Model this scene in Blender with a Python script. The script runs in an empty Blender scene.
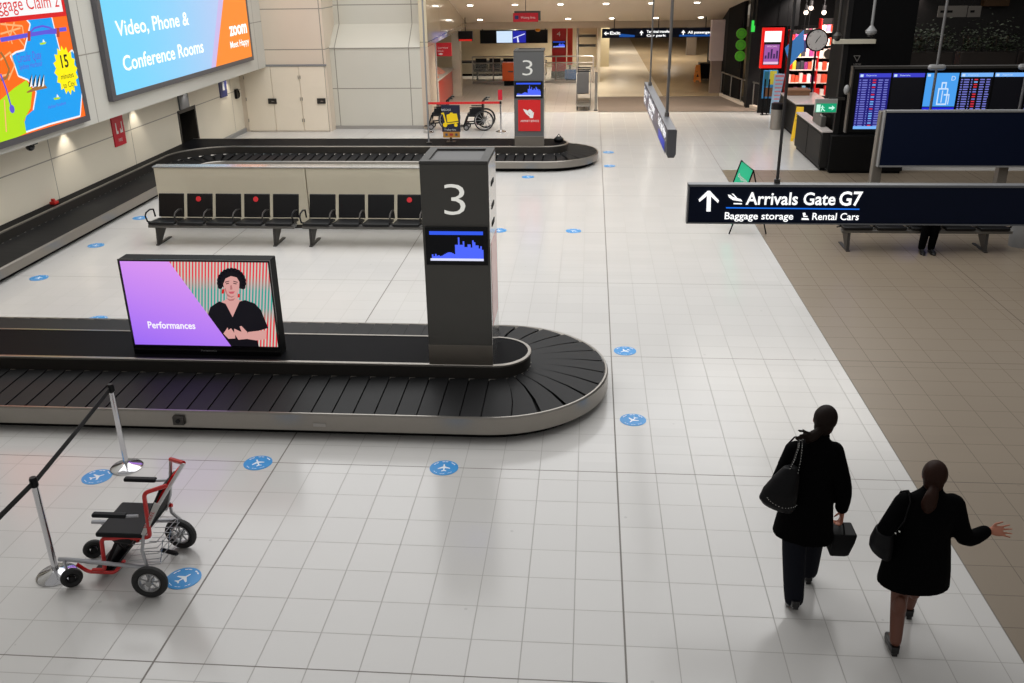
import bpy, bmesh, math, random
from mathutils import Vector, Matrix
random.seed(7)
PI = math.pi
SC = bpy.context.scene
COL = SC.collection
# ------------------------------------------------------------------ camera
F_PX, PITCH, ROLL, YAW, CAM_H = 914.166, 0.395227, -0.0159058, 0.0868416, 4.87
def camera_axes():
    cp, sp = math.cos(PITCH), math.sin(PITCH)
    F = Vector((-math.sin(YAW)*cp, math.cos(YAW)*cp, -sp))
    R = Vector((math.cos(YAW), math.sin(YAW), 0)); U = R.cross(F)
    c, r = math.cos(ROLL), math.sin(ROLL)
    return c*R + r*U, -r*R + c*U, F
cam_d = bpy.data.cameras.new('camera'); cam = bpy.data.objects.new('camera', cam_d); COL.objects.link(cam)
_R, _U, _F = camera_axes()
M = Matrix((( _R.x, _U.x, -_F.x, 0), (_R.y, _U.y, -_F.y, 0), (_R.z, _U.z, -_F.z, CAM_H), (0, 0, 0, 1)))
cam.matrix_world = M
cam_d.sensor_width = 36; cam_d.lens = F_PX/1024*36; cam_d.clip_start = .05; cam_d.clip_end = 300
SC.camera = cam
# ------------------------------------------------------------------ light and exposure
SC.view_settings.view_transform = 'Standard'; SC.view_settings.look = 'None'
SC.view_settings.exposure = 0.0; SC.view_settings.gamma = 1.0; SC.view_settings.use_curve_mapping = False
W = bpy.data.worlds.new('hall_ambient'); SC.world = W; W.use_nodes = True
W.node_tree.nodes['Background'].inputs[0].default_value = (1.0, .985, .965, 1)
W.node_tree.nodes['Background'].inputs[1].default_value = .32
def area(name, loc, sx, sy, power, col=(1, .97, .92), rot=(0, 0, 0)):
    l = bpy.data.lights.new(name, 'AREA'); l.shape = 'RECTANGLE'; l.size = sx; l.size_y = sy; l.energy = power; l.color = col
    o = bpy.data.objects.new(name, l); o.location = loc; o.rotation_euler = rot; COL.objects.link(o); return o
def spot(name, loc, power, ang=1.4, col=(1, .93, .82), tgt=None, blend=.6, r=.05):
    l = bpy.data.lights.new(name, 'SPOT'); l.energy = power; l.spot_size = ang; l.spot_blend = blend; l.color = col; l.shadow_soft_size = r
    o = bpy.data.objects.new(name, l); o.location = loc; COL.objects.link(o)
    if tgt: o.rotation_euler = (Vector(tgt)-Vector(loc)).to_track_quat('-Z', 'Y').to_euler()
    return o
def disc(name, loc, r, power, col=(1, .985, .955)):
    l = bpy.data.lights.new(name, 'AREA'); l.shape = 'DISK'; l.size = 2*r; l.energy = power; l.color = col
    o = bpy.data.objects.new(name, l); o.location = loc; COL.objects.link(o); return o
area('hall_fill_area', (-2.6, 18.5, 8.2), 15, 19, 1850, (.99, .99, .985))  # broad unseen fill light added above the hall
disc('hall_fill_disc', (5.6, 15.5, 8.0), 2.0, 70)  # wide unseen disc added as soft fill over the right side
area('hall_fill_area', (6.4, 27, 8.2), 6, 7, 260, (1, .95, .87))  # unseen fill added to lift the far right floor
for x, y in ((-3.4, 31.5), (-.5, 33), (2.4, 33), (-2.5, 38.5), (-3.4, 43.2), (0, 38.9)):
    spot('downlight_and_fill', (x, y, 3.3 if y < 36 else 2.6), 420, 2.4, tgt=(x, y, 0))  # soffit downlights, plus unseen spots added to brighten the back zone
for x, y in ((-1.5, 44), (1.5, 46), (1.8, 54), (4.2, 50)):
    spot('corridor_fill', (x, y, 2.6), 680, 2.6, tgt=(x, y, 0), r=.2)  # unseen spots added to brighten the far corridor
for y in (15.2, 18.2, 21.3, 24.2, 27.2):
    spot('wall_washer_lamp', (-10.55, y, 1.93), 30, 1.35, tgt=(-10.8, y, .6), blend=.7)
# ------------------------------------------------------------------ materials
MATS = {}
def nodes_of(name):
    m = bpy.data.materials.new(name); m.use_nodes = True
    return m, m.node_tree, m.node_tree.nodes['Principled BSDF']
def srgb(c):
    return tuple((v/12.92 if v <= .04045 else ((v+.055)/1.055)**2.4) for v in [x/255 for x in c])
def mat(name, rgb, rough=.5, metal=0, var=.06, scale=6, coat=0, aniso=0, spec=.5, streak=None):
    """procedural surface: base colour broken by soft noise, rgb given 0-255"""
    if name in MATS: return MATS[name]
    m, nt, b = nodes_of(name)
    c = srgb(rgb)
    tc = nt.nodes.new('ShaderNodeTexCoord'); nz = nt.nodes.new('ShaderNodeTexNoise')
    nz.inputs['Scale'].default_value = scale; nz.inputs['Detail'].default_value = 3
    if streak:
        mp = nt.nodes.new('ShaderNodeMapping'); mp.inputs['Scale'].default_value = streak
        nt.links.new(tc.outputs['Object'], mp.inputs[0]); nt.links.new(mp.outputs[0], nz.inputs['Vector'])
    else: nt.links.new(tc.outputs['Object'], nz.inputs['Vector'])
    mx = nt.nodes.new('ShaderNodeMix'); mx.data_type = 'RGBA'
    mx.inputs[6].default_value = (*[v*(1-var) for v in c], 1); mx.inputs[7].default_value = (*[min(1, v*(1+var)) for v in c], 1)
    nt.links.new(nz.outputs['Fac'], mx.inputs[0]); nt.links.new(mx.outputs[2], b.inputs['Base Color'])
    b.inputs['Roughness'].default_value = rough; b.inputs['Metallic'].default_value = metal
    b.inputs['Specular IOR Level'].default_value = spec
    b.inputs['Coat Weight'].default_value = coat; b.inputs['Coat Roughness'].default_value = .08
    MATS[name] = m; return m
def glow(name, rgb, strength=1.0):
    if name in MATS: return MATS[name]
    m, nt, b = nodes_of(name)
    b.inputs['Base Color'].default_value = (0.01, .01, .01, 1); b.inputs['Roughness'].default_value = .3
    b.inputs['Specular IOR Level'].default_value = .12; b.inputs['Emission Color'].default_value = (*srgb(rgb), 1); b.inputs['Emission Strength'].default_value = strength
    MATS[name] = m; return m
def mth(nt, op, a, b=None):
    n = nt.nodes.new('ShaderNodeMath'); n.operation = op
    for i, v in enumerate((a, b)):
        if v is None: continue
        if isinstance(v, (int, float)): n.inputs[i].default_value = v
        else: nt.links.new(v, n.inputs[i])
    return n.outputs[0]
def near_line(nt, coord, positions, hw):
    """1 where coord is within hw of any listed position"""
    out = None
    for p in positions:
        d = mth(nt, 'LESS_THAN', mth(nt, 'ABSOLUTE', mth(nt, 'SUBTRACT', coord, p)), hw)
        out = d if out is None else mth(nt, 'MAXIMUM', out, d)
    return out
def per_line(nt, coord, off, pitch, hw):
    t = mth(nt, 'FLOORED_MODULO', mth(nt, 'ADD', mth(nt, 'SUBTRACT', coord, off), pitch/2), pitch)
    return mth(nt, 'LESS_THAN', mth(nt, 'ABSOLUTE', mth(nt, 'SUBTRACT', t, pitch/2)), hw)
def mixc(nt, fac, a, b):
    n = nt.nodes.new('ShaderNodeMix'); n.data_type = 'RGBA'
    if isinstance(fac, (int, float)): n.inputs[0].default_value = fac
    else: nt.links.new(fac, n.inputs[0])
    for i, v in ((6, a), (7, b)):
        if isinstance(v, tuple): n.inputs[i].default_value = (*v, 1)
        else: nt.links.new(v, n.inputs[i])
    return n.outputs[2]
def floor_mat(name, rgb, line, big, x0, bigx, rough, y_big=True, xoff_tiles=True):
    m, nt, b = nodes_of(name)
    geo = nt.nodes.new('ShaderNodeNewGeometry'); sp = nt.nodes.new('ShaderNodeSeparateXYZ'); nt.links.new(geo.outputs['Position'], sp.inputs[0])
    X, Y = sp.outputs[0], sp.outputs[1]
    yb = mth(nt, 'FLOORED_MODULO', mth(nt, 'SUBTRACT', Y, 5.22), 2.98)
    thin = mth(nt, 'MAXIMUM', per_line(nt, X, x0, .3965, .004), per_line(nt, yb, 0, .4, .004))
    bigl = near_line(nt, yb, (0, 2.98), .006)
    bigl = mth(nt, 'MAXIMUM', bigl, near_line(nt, X, bigx, .008))
    nz = nt.nodes.new('ShaderNodeTexNoise'); nz.inputs['Scale'].default_value = .5; nz.inputs['Detail'].default_value = 4
    nt.links.new(geo.outputs['Position'], nz.inputs['Vector'])
    # per-tile tone
    cx = mth(nt, 'FLOOR', mth(nt, 'DIVIDE', mth(nt, 'SUBTRACT', X, x0), .3965)); cy = mth(nt, 'FLOOR', mth(nt, 'DIVIDE', mth(nt, 'SUBTRACT', Y, 5.22), .3973))
    cb = nt.nodes.new('ShaderNodeCombineXYZ'); nt.links.new(cx, cb.inputs[0]); nt.links.new(cy, cb.inputs[1])
    wn = nt.nodes.new('ShaderNodeTexWhiteNoise'); wn.noise_dimensions = '2D'; nt.links.new(cb.outputs[0], wn.inputs['Vector'])
    c = srgb(rgb)
    base = mixc(nt, wn.outputs['Value'], tuple(v*.975 for v in c), tuple(min(1, v*1.015) for v in c))
    sc = nt.nodes.new('ShaderNodeTexVoronoi'); sc.inputs['Scale'].default_value = 2.1; nt.links.new(geo.outputs['Position'], sc.inputs['Vector'])
    speck = mth(nt, 'LESS_THAN', sc.outputs['Distance'], .035)
    base = mixc(nt, mth(nt, 'MULTIPLY', nz.outputs['Fac'], .12), base, tuple(v*.7 for v in c))
    base = mixc(nt, mth(nt, 'MULTIPLY', speck, .25), base, tuple(v*.4 for v in c))
    base = mixc(nt, mth(nt, 'MULTIPLY', thin, .75), base, srgb(line))
    base = mixc(nt, mth(nt, 'MULTIPLY', bigl, .9), base, srgb(big))
    nt.links.new(base, b.inputs['Base Color'])
    nt.links.new(mth(nt, 'MAXIMUM', rough, mth(nt, 'MULTIPLY', mth(nt, 'MAXIMUM', thin, bigl), .6)), b.inputs['Roughness'])
    bp = nt.nodes.new('ShaderNodeBump'); bp.inputs['Strength'].default_value = .15; bp.inputs['Distance'].default_value = .002
    nt.links.new(mth(nt, 'SUBTRACT', 1, mth(nt, 'MAXIMUM', thin, bigl)), bp.inputs['Height']); nt.links.new(bp.outputs[0], b.inputs['Normal'])
    return m
def panel_mat(name, rgb, seams, rough=.35, hw=.012, seam=(120, 115, 105), coat=0):
    """wall panels; seams = list of (axis, [positions])"""
    m, nt, b = nodes_of(name)
    geo = nt.nodes.new('ShaderNodeNewGeometry'); sp = nt.nodes.new('ShaderNodeSeparateXYZ'); nt.links.new(geo.outputs['Position'], sp.inputs[0])
    out = None
    for ax, ps in seams:
        d = near_line(nt, sp.outputs[ax], ps, hw); out = d if out is None else mth(nt, 'MAXIMUM', out, d)
    nz = nt.nodes.new('ShaderNodeTexNoise'); nz.inputs['Scale'].default_value = .8; nt.links.new(geo.outputs['Position'], nz.inputs['Vector'])
    c = srgb(rgb); base = mixc(nt, nz.outputs['Fac'], tuple(v*.94 for v in c), tuple(min(1, v*1.05) for v in c))
    if out is not None: base = mixc(nt, mth(nt, 'MULTIPLY', out, .8), base, srgb(seam))
    nt.links.new(base, b.inputs['Base Color']); b.inputs['Roughness'].default_value = rough; b.inputs['Coat Weight'].default_value = coat
    return m
# ------------------------------------------------------------------ mesh builder
def frame_of(d):
    d = Vector(d).normalized(); a = Vector((0, 0, 1)) if abs(d.z) < .95 else Vector((1, 0, 0))
    u = d.cross(a).normalized(); return u, d.cross(u).normalized()
FONT_CACHE = {}
def glyphs(body, shear=0, bold=0):
    k = (body, shear, bold)
    if k in FONT_CACHE: return FONT_CACHE[k]
    cu = bpy.data.curves.new('lettering', 'FONT'); cu.body = body; cu.size = 1; cu.shear = shear; cu.offset = bold; cu.resolution_u = 3
    o = bpy.data.objects.new('lettering', cu); COL.objects.link(o)
    bpy.context.view_layer.update()
    me = bpy.data.meshes.new_from_object(o)
    vs = [(v.co.x, v.co.y) for v in me.vertices]; fs = [tuple(p.vertices) for p in me.polygons]
    bpy.data.objects.remove(o); bpy.data.curves.remove(cu); bpy.data.meshes.remove(me)
    FONT_CACHE[k] = (vs, fs); return vs, fs
class MB:
    def __init__(s): s.v = []; s.f = []; s.mi = []; s.m = 0
    def add(s, vs, fs):
        n = len(s.v); s.v += [Vector(v) for v in vs]
        for f in fs: s.f.append([i+n for i in f]); s.mi.append(s.m)
        return s
    def box(s, x0, x1, y0, y1, z0, z1, R=None, c=None):
        x0, x1 = sorted((x0, x1)); y0, y1 = sorted((y0, y1)); z0, z1 = sorted((z0, z1))
        vs = [Vector(p) for p in ((x0,y0,z0),(x1,y0,z0),(x1,y1,z0),(x0,y1,z0),(x0,y0,z1),(x1,y0,z1),(x1,y1,z1),(x0,y1,z1))]
        if R is not None:
            c = Vector(c) if c is not None else Vector(((x0+x1)/2, (y0+y1)/2, (z0+z1)/2)); vs = [c+R@(v-c) for v in vs]
        return s.add(vs, [(3,2,1,0),(4,5,6,7),(0,1,5,4),(1,2,6,5),(2,3,7,6),(3,0,4,7)])
    def poly(s, pts): return s.add(pts, [tuple(range(len(pts)))])
    def extr(s, pts, vec):
        vec = Vector(vec); pts = [Vector(p) for p in pts]; n = len(pts)
        nrm = Vector((0,0,0))
        for i in range(n): nrm += pts[i].cross(pts[(i+1) % n])
        if nrm.dot(vec) < 0: pts = pts[::-1]
        return s.add(pts+[p+vec for p in pts], [tuple(range(n))[::-1], tuple(range(n, 2*n))]+[(i, (i+1) % n, (i+1) % n+n, i+n) for i in range(n)])
    def prism(s, p2, z0, z1): return s.extr([(x, y, z0) for x, y in p2], (0, 0, z1-z0))
    def loft(s, rings, closed=False, caps=True):
        n = len(rings[0]); vs = [p for r in rings for p in r]; fs = []
        k = len(rings)
        for i in range(k if closed else k-1):
            a, b = i*n, ((i+1) % k)*n
            for j in range(n): fs.append((a+j, a+(j+1) % n, b+(j+1) % n, b+j))
        if caps and not closed: fs += [tuple(range(n))[::-1], tuple(range((k-1)*n, k*n))]
        return s.add(vs, fs)
    def tube(s, pts, r, n=8, closed=False, round_end=False):
        pts = [Vector(p) for p in pts]; k = len(pts)
        rs = r if isinstance(r, (list, tuple)) else [r]*k
        rings = []; u = None
        for i, p in enumerate(pts):
            if closed: d = pts[(i+1) % k]-pts[i-1]
            else: d = pts[min(i+1, k-1)]-pts[max(i-1, 0)]
            d = d.normalized()
            if u is None: u, w = frame_of(d)
            else:
                u = (u-d*u.dot(d)).normalized()
            w = d.cross(u)
            rr = rs[i]; rx, ry = rr if isinstance(rr, (tuple, list)) else (rr, rr)
            rings.append([p+u*math.cos(2*PI*j/n)*rx+w*math.sin(2*PI*j/n)*ry for j in range(n)])
        if round_end and not closed:
            def cap(i, sgn):
                d = (pts[i]-pts[i-1 if i else 1]).normalized(); rr = rs[i]; rr = rr if isinstance(rr, (int, float)) else min(rr)
                out = []
                for t in (.5, .85, .98):
                    out.append([pts[i]+(q-pts[i])*math.sqrt(1-t*t)+d*rr*t for q in rings[i]])
                return out
            rings = cap(0, -1)[::-1]+rings+cap(k-1, 1)
        return s.loft(rings, closed)
    def chain(s, pts, rs, n=12, sub=4):
        """smooth tapering limb through the joints"""
        P = [Vector(p) for p in pts]; out = []; ro = []
        R = [r if isinstance(r, (tuple, list)) else (r, r) for r in rs]
        for i in range(len(P)-1):
            a, b, c, d = P[max(i-1, 0)], P[i], P[i+1], P[min(i+2, len(P)-1)]
            for q in range(sub):
                t = q/sub
                out.append(.5*((2*b)+(c-a)*t+(2*a-5*b+4*c-d)*t*t+(3*b-a-3*c+d)*t**3))
                ro.append(tuple(R[i][k]*(1-t)+R[i+1][k]*t for k in (0, 1)))
        out.append(P[-1]); ro.append(R[-1])
        return s.tube(out, ro, n, round_end=True)
    def lathe(s, prof, c, n=24):
        c = Vector(c); rings = [[c+Vector((r*math.cos(2*PI*j/n), r*math.sin(2*PI*j/n), z)) for j in range(n)] for r, z in prof]
        return s.loft(rings)
    def ball(s, c, r, n=16, m=10, R=None):
        c = Vector(c); r = (r, r, r) if isinstance(r, (int, float)) else r
        rings = []
        for i in range(m+1):
            t = PI*(i+.02)/(m+.04); rings.append([Vector((r[0]*math.sin(t)*math.cos(2*PI*j/n), r[1]*math.sin(t)*math.sin(2*PI*j/n), -r[2]*math.cos(t))) for j in range(n)])
        if R is not None: rings = [[R@p for p in q] for q in rings]
        return s.loft([[c+p for p in q] for q in rings])
    def torus(s, c, R, r, axis=(0, 0, 1), n=28, m=8, ry=None):
        u, w = frame_of(axis); c = Vector(c); a = Vector(axis).normalized(); ry = ry or r; rings = []
        for i in range(n):
            t = 2*PI*i/n; e = u*math.cos(t)+w*math.sin(t)
            rings.append([c+e*(R+r*math.cos(2*PI*j/m))+a*ry*math.sin(2*PI*j/m) for j in range(m)])
        return s.loft(rings, closed=True)
    def disc(s, c, r, axis, th, n=28):
        c = Vector(c); a = Vector(axis).normalized(); return s.tube([c-a*th/2, c+a*th/2], r, n)
    def txt(s, body, o, right, up, h, w=None, align='l', shear=0, bold=0, cap=None):
        """o = lower left corner of the lettering; h = height of a capital"""
        vs, fs = glyphs(body, shear, bold)
        if not vs: return s
        x0 = min(v[0] for v in vs); x1 = max(v[0] for v in vs); k = h/.69
        kx = (w/(x1-x0)) if w else k; right = Vector(right).normalized(); up = Vector(up).normalized(); o = Vector(o)
        sh = {'l': 0, 'c': -(x1-x0)*kx/2, 'r': -(x1-x0)*kx}[align]
        return s.add([o+right*((x-x0)*kx+sh)+up*y*k for x, y in vs], fs)
    def build(s, name, mats, parent=None, smooth=True, bevel=0, ang=.6, **tags):
        me = bpy.data.meshes.new(name)
        off = Vector((0, 0, 0)); p = parent
        while p is not None: off += p.location; p = p.parent
        me.from_pydata([tuple(v-off) for v in s.v], [], s.f); me.validate()
        if not isinstance(mats, (list, tuple)): mats = [mats]
        for m in mats: me.materials.append(m)
        if len(mats) > 1 and len(me.polygons) == len(s.mi): me.polygons.foreach_set('material_index', s.mi)
        if smooth:
            me.polygons.foreach_set('use_smooth', [True]*len(me.polygons)); me.set_sharp_from_angle(angle=ang)
        me.update(); o = bpy.data.objects.new(name, me); COL.objects.link(o)
        if parent: o.parent = parent
        if bevel:
            md = o.modifiers.new('edge', 'BEVEL'); md.width = bevel; md.segments = 2; md.limit_method = 'ANGLE'; md.angle_limit = .7
        for k, v in tags.items(): o[k] = v
        return o
def thing(name, label, cat, loc=(0, 0, 0), group=None):
    o = bpy.data.objects.new(name, None); COL.objects.link(o); o.location = loc; o.empty_display_size = .2
    o['label'] = label; o['category'] = cat
    if group: o['group'] = group
    return o
def tag(o, label, cat, group=None):
    o['label'] = label; o['category'] = cat
    if group: o['group'] = group
    return o
def own_origin(o, p):
    """give a one-mesh thing its origin at p"""
    p = Vector(p); o.data.transform(Matrix.Translation(-p)); o.location = p; return o
def copy_tree(o, parent=None):
    c = o.copy(); COL.objects.link(c)
    if parent: c.parent = parent
    for ch in list(o.children): copy_tree(ch, c)
    return c
def blob(mb, voxel=.01, smooth=4, it_factor=.6):
    """fuse overlapping closed shapes of mb into one continuous skin"""
    me = bpy.data.meshes.new('fused'); me.from_pydata([tuple(v) for v in mb.v], [], mb.f)
    o = bpy.data.objects.new('fused', me); COL.objects.link(o)
    r = o.modifiers.new('r', 'REMESH'); r.mode = 'VOXEL'; r.voxel_size = voxel
    sm = o.modifiers.new('s', 'SMOOTH'); sm.factor = it_factor; sm.iterations = smooth
    bpy.context.view_layer.update()
    ev = o.evaluated_get(bpy.context.evaluated_depsgraph_get()); m2 = bpy.data.meshes.new_from_object(ev)
    out = MB(); out.v = [v.co.copy() for v in m2.vertices]; out.f = [list(p.vertices) for p in m2.polygons]; out.mi = [0]*len(out.f)
    bpy.data.objects.remove(o); bpy.data.meshes.remove(me); bpy.data.meshes.remove(m2)
    return out
def struct(o): o['kind'] = 'structure'; return o
# ------------------------------------------------------------------ measuring: where a sight line meets a plane of the hall
def ray(x, y): return _F+_R*((x-512)/F_PX)-_U*((y-341.5)/F_PX)
_C = Vector((0, 0, CAM_H))
def at_x(px, py, X): r = ray(px, py); return _C+r*(X/r.x)
def at_y(px, py, Y): r = ray(px, py); return _C+r*(Y/r.y)
def at_z(px, py, z=0): r = ray(px, py); return _C+r*((z-CAM_H)/r.z)
X3, Y3, Z3 = Vector((1, 0, 0)), Vector((0, 1, 0)), Vector((0, 0, 1))
# shared surfaces
steel = mat('brushed_steel', (150, 145, 138), .3, .85, .08, 30, streak=(1, 1, 20))
dsteel = mat('dark_brushed_steel', (70, 67, 64), .38, .7, .06, 20)
chrome = mat('chrome', (215, 215, 218), .12, 1, .02)
rubber = mat('black_rubber', (38, 38, 40), .62, 0, .15, 20)
beltm = mat('belt_rubber', (28, 28, 29), .55, 0, .16, 7, spec=.22)
blackp = mat('black_plastic', (14, 14, 16), .4, 0, .1, 10, spec=.25)
matteb = mat('matt_black', (8, 8, 9), .65, 0, .2, 6, spec=.15)
greyp = mat('grey_paint', (140, 140, 140), .45, .2, .04)
dgrey = mat('dark_grey_paint', (84, 82, 78), .42, .25, .06, 3)
mgrey = mat('mid_grey_laminate', (92, 92, 92), .4, .1, .05, 3)
cream = mat('cream_laminate', (212, 204, 182), .4, 0, .04, 2)
beltred = mat('red_plastic', (190, 30, 25), .4, 0, .06)
white = mat('white_paint', (225, 225, 222), .5, 0, .03)
navy = mat('navy_sign_panel', (5, 16, 40), .5, 0, .08, 2, spec=.15)
# ------------------------------------------------------------------ floors
def slab(name, pts, m, z=0):
    return struct(MB().extr([(x, y, z-.12) for x, y in pts], (0, 0, .12)).build(name, m, smooth=False))
fw = floor_mat('white_floor_tiles', (204, 202, 199), (150, 147, 142), (112, 106, 100), .345, (.345, -3.22, -6.78, 3.29), .17)
ft = floor_mat('taupe_floor_tiles', (134, 121, 105), (92, 82, 70), (84, 74, 66), 3.29, (6.19, 9.1), .28)
ff = panel_mat('hall_floor_white', (206, 194, 174), [], .24)
fb = panel_mat('hall_floor_beige', (170, 150, 120), [], .26)
slab('floor', [(-11.3, .5), (3.29, .5), (3.29, 22.86), (14, 22.86), (14, 32.2), (-6.2, 32.2), (-11.3, 32.2)], fw)
slab('floor', [(3.29, .5), (14, .5), (14, 22.86), (3.29, 22.86)], ft)
slab('floor', [(-9, 32.2), (.3, 32.2), (.3, 50), (-9, 50)], floor_mat('white_floor_tiles_far', (204, 194, 182), (165, 155, 145), (150, 140, 130), .345, (), .22))
slab('floor', [(.3, 32.2), (14, 32.2), (14, 35.95), (.3, 35.95)], mat('entrance_matting', (112, 98, 86), .8, 0, .15, 3, streak=(1, 6, 1)))
slab('floor', [(.3, 35.95), (2.78, 35.95), (2.5, 68), (.3, 68)], ff)
slab('floor', [(2.78, 35.95), (14, 35.95), (14, 68), (2.5, 68)], fb)
for y, n in ((32.2, 'trim_1'), (35.95, 'trim_2')):
    struct(MB().box(.3, 5.9, y-.03, y+.03, 0, .008).build(n, steel))
# ------------------------------------------------------------------ left wall, bulkhead, back wall
lw = panel_mat('left_wall_panels', (222, 214, 196), [(2, (1.3,)), (1, (14.6, 17.62, 21.07, 24.1, 27.6))], .4)
DY0, DY1 = at_x(182, 140, -10.8).y, at_x(199, 140, -10.8).y; DZ = at_x(192, 107, -10.8).z
MB_ = MB().box(-11.3, -10.8, .5, DY0, 0, 1.98).box(-11.3, -10.8, DY1, 28.4, 0, 1.98).box(-11.3, -10.8, DY0, DY1, DZ, 1.98)
struct(MB_.build('wall_left', lw, smooth=False))
bh = panel_mat('bulkhead_panels', (196, 194, 186), [(2, (3.28,)), (1, (18.05, 27.72))], .38)
struct(MB().box(-11.3, -9.9, .5, 28.4, 1.96, 7).build('wall_left', bh, smooth=False))
d = struct(MB().box(-11.9, -11.8, DY0-.1, DY1+.1, 0, 1.6).build('door_1', matteb))
e = MB()
for y0, y1 in ((DY0-.04, DY0+.04), (DY1-.04, DY1+.04)): e.box(-11.8, -10.785, y0, y1, 0, DZ)
e.box(-11.8, -10.785, DY0-.04, DY1+.04, DZ-.06, DZ+.03); e.build('door_frame', mat('bronze_frame', (34, 29, 25), .5, .2), d)
tag(own_origin(MB().box(-10.8, -10.76, DY0+.1, DY0+.7, DZ+.04, 1.94).build('vent_panel', mat('slate_panel', (78, 80, 84), .5)), (-10.8, DY0+.4, DZ+.04)), 'small dark grey panel above the black doorway in the left wall', 'panel')
bw = panel_mat('back_wall_panels', (216, 202, 184), [(0, (-8.1, -10.6)), (2, (2.46, 3.62))], .4, .014)
struct(MB().box(-11.3, -8.3, 28.4, 28.7, 0, 7).build('wall_back', bw, smooth=False))
bw2 = panel_mat('recess_wall_panels', (202, 198, 186), [(0, (-7.86, -5.55)), (2, (1.24, 2.44, 3.66))], .4, .014)
q = MB().box(-8.02, -5.2, 28.9, 29.2, .09, 2.42).box(-8.02, -5.2, 29.7, 30, 3.1, 7)
q.extr([(-8.02, 28.88, 2.46), (-8.02, 29.7, 3.1), (-8.02, 30, 3.1), (-8.02, 30, 2.42), (-8.02, 28.88, 2.42)], (2.82, 0, 0))
struct(MB().box(-8.3, -8.02, 28.4, 30, 0, 7).build('wall_back', bw, smooth=False))
struct(q.build('wall_back', bw2, smooth=False))
struct(MB().box(-8.02, -5.2, 28.86, 28.9, 0, .1).build('baseboard_back', mat('grey_skirting', (150, 146, 140), .5)))
# cupboard doors in the back wall
dm = mat('service_door_laminate', (232, 220, 200), .4, 0, .03, 2)
for i, (x0, x1) in enumerate(((-10.66, -9.79), (-9.77, -8.9), (-8.88, -8.1))):
    o = struct(MB().box(x0, x1, 28.37, 28.42, .03, 1.97).build('door_%d' % (i+2), dm, bevel=.008))
    h = MB()
    for z in (.35, 1.0, 1.65): h.tube([(x0+.02 if i != 1 else x1-.02, 28.355, z-.05), (x0+.02 if i != 1 else x1-.02, 28.355, z+.05)], .012)
    h.build('hinge', steel, o)
    if i in (0, 2):
        lx = (x1-.02) if i == 0 else (x1-.16)
        k = MB().box(lx-.13, lx+.13, 28.33, 28.37, .86, 1.02).build('lock_plate', dsteel, o)
        MB().tube([(lx, 28.33, .94), (lx, 28.29, .94), (lx+.08, 28.28, .94)], .013).build('handle', steel, k)
struct(MB().box(-11.3, -8.02, 28.35, 28.42, 1.97, 2.03).build('trim_3', greyp))
struct(MB().box(-10.8, -10.74, 26.3, 28.36, 0, .12).build('baseboard_left', greyp))
# corridor left side
pk = panel_mat('corridor_wall_panels', (200, 182, 162), [(2, (2.46,))], .3)
struct(MB().box(-5.2, -4.95, 28.9, 30.2, 0, 2.455).build('wall_corridor', pk, smooth=False))
struct(MB().box(-6.3, -6.1, 30.2, 36.4, 0, 2.5).build('wall_corridor', mat('lilac_grey_wall', (176, 164, 158), .5, 0, .03), smooth=False))
gb = panel_mat('glossy_bulkhead', (206, 192, 164), [(1, (31.5, 36.9)), (2, (2.6,))], .16, coat=.6)
struct(MB().box(-5.19, -4.95, 28.9, 38.3, 2.46, 7).build('wall_corridor', gb, smooth=False))
struct(MB().box(-5.3, -4.98, 36.3, 36.7, 0, 2.6).build('trim_4', mat('pale_pillar', (196, 188, 170), .4)))
# sloping soffit with downlights
SOF = .22
def soffit(y): return 3.1+SOF*(36-y)
sm = mat('soffit_paint', (224, 210, 190), .6, 0, .02)
struct(MB().extr([(-5.0, 28.9, soffit(28.9)), (-5.0, 38.3, soffit(38.3)), (5.6, 38.3, soffit(38.3)), (5.6, 28.9, soffit(28.9))], (0, 0, .12)).build('ceiling', sm, smooth=False))
struct(MB().box(-5.3, 7, 38.3, 38.6, 2.34, 2.64).build('trim_5', mat('beam_paint', (188, 172, 152), .6), smooth=False))
struct(MB().box(-9, 14, 38.6, 66, 2.62, 2.75).build('ceiling', sm, smooth=False))
lens = glow('downlight_lens', (255, 246, 230), 14)
for row, (yy_, xs) in enumerate(((34.6, (-4.33, -2.72, -1.09, .52, 2.1, 3.7)), (37.6, (-4.33, -2.6, -.89, .8, 2.49, 4.2)))):
    for i, x in enumerate(xs):
        z = soffit(yy_)
        t = thing('ceiling_downlight', 'round recessed downlight glowing in the %s row of the sloping soffit' % ('nearer', 'farther', 'nearest')[row], 'ceiling light', (x, yy_, z-.012), 'downlights in the %s soffit row' % ('nearer', 'farther', 'nearest')[row])
        n = Vector((0, -SOF, -1)).normalized()
        MB().torus((x, yy_, z-.006), .115, .014, n, 20, 6).build('rim', white, t)
        MB().disc(Vector((x, yy_, z))+n*.012, .1, n, .008, 20).build('lens', lens, t)
# far end of the hall
struct(MB().box(-9, .9, 46.5, 46.8, 0, 2.62).build('wall_far', mat('far_wall_beige', (178, 166, 138), .5), smooth=False))
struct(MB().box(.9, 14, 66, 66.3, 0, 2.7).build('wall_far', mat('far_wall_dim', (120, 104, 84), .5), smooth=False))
struct(MB().box(.3, .42, 40.5, 46.6, 0, 2.62).build('trim_6', mat('pale_partition', (182, 170, 148), .4), smooth=False))
struct(MB().box(4.55, 5.05, 36.9, 37.3, 1.2, 2.68).build('trim_7', mat('pinkish_pillar', (198, 178, 172), .5), smooth=False))
struct(MB().box(4.62, 5.02, 36.95, 37.25, 0, 1.2).build('trim_8', mat('brown_pillar', (128, 108, 94), .5), smooth=False))
struct(MB().box(5.15, 5.65, 52, 52.5, 0, 2.62).build('trim_9', mat('grey_pillar', (104, 92, 80), .5), smooth=False))
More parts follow.
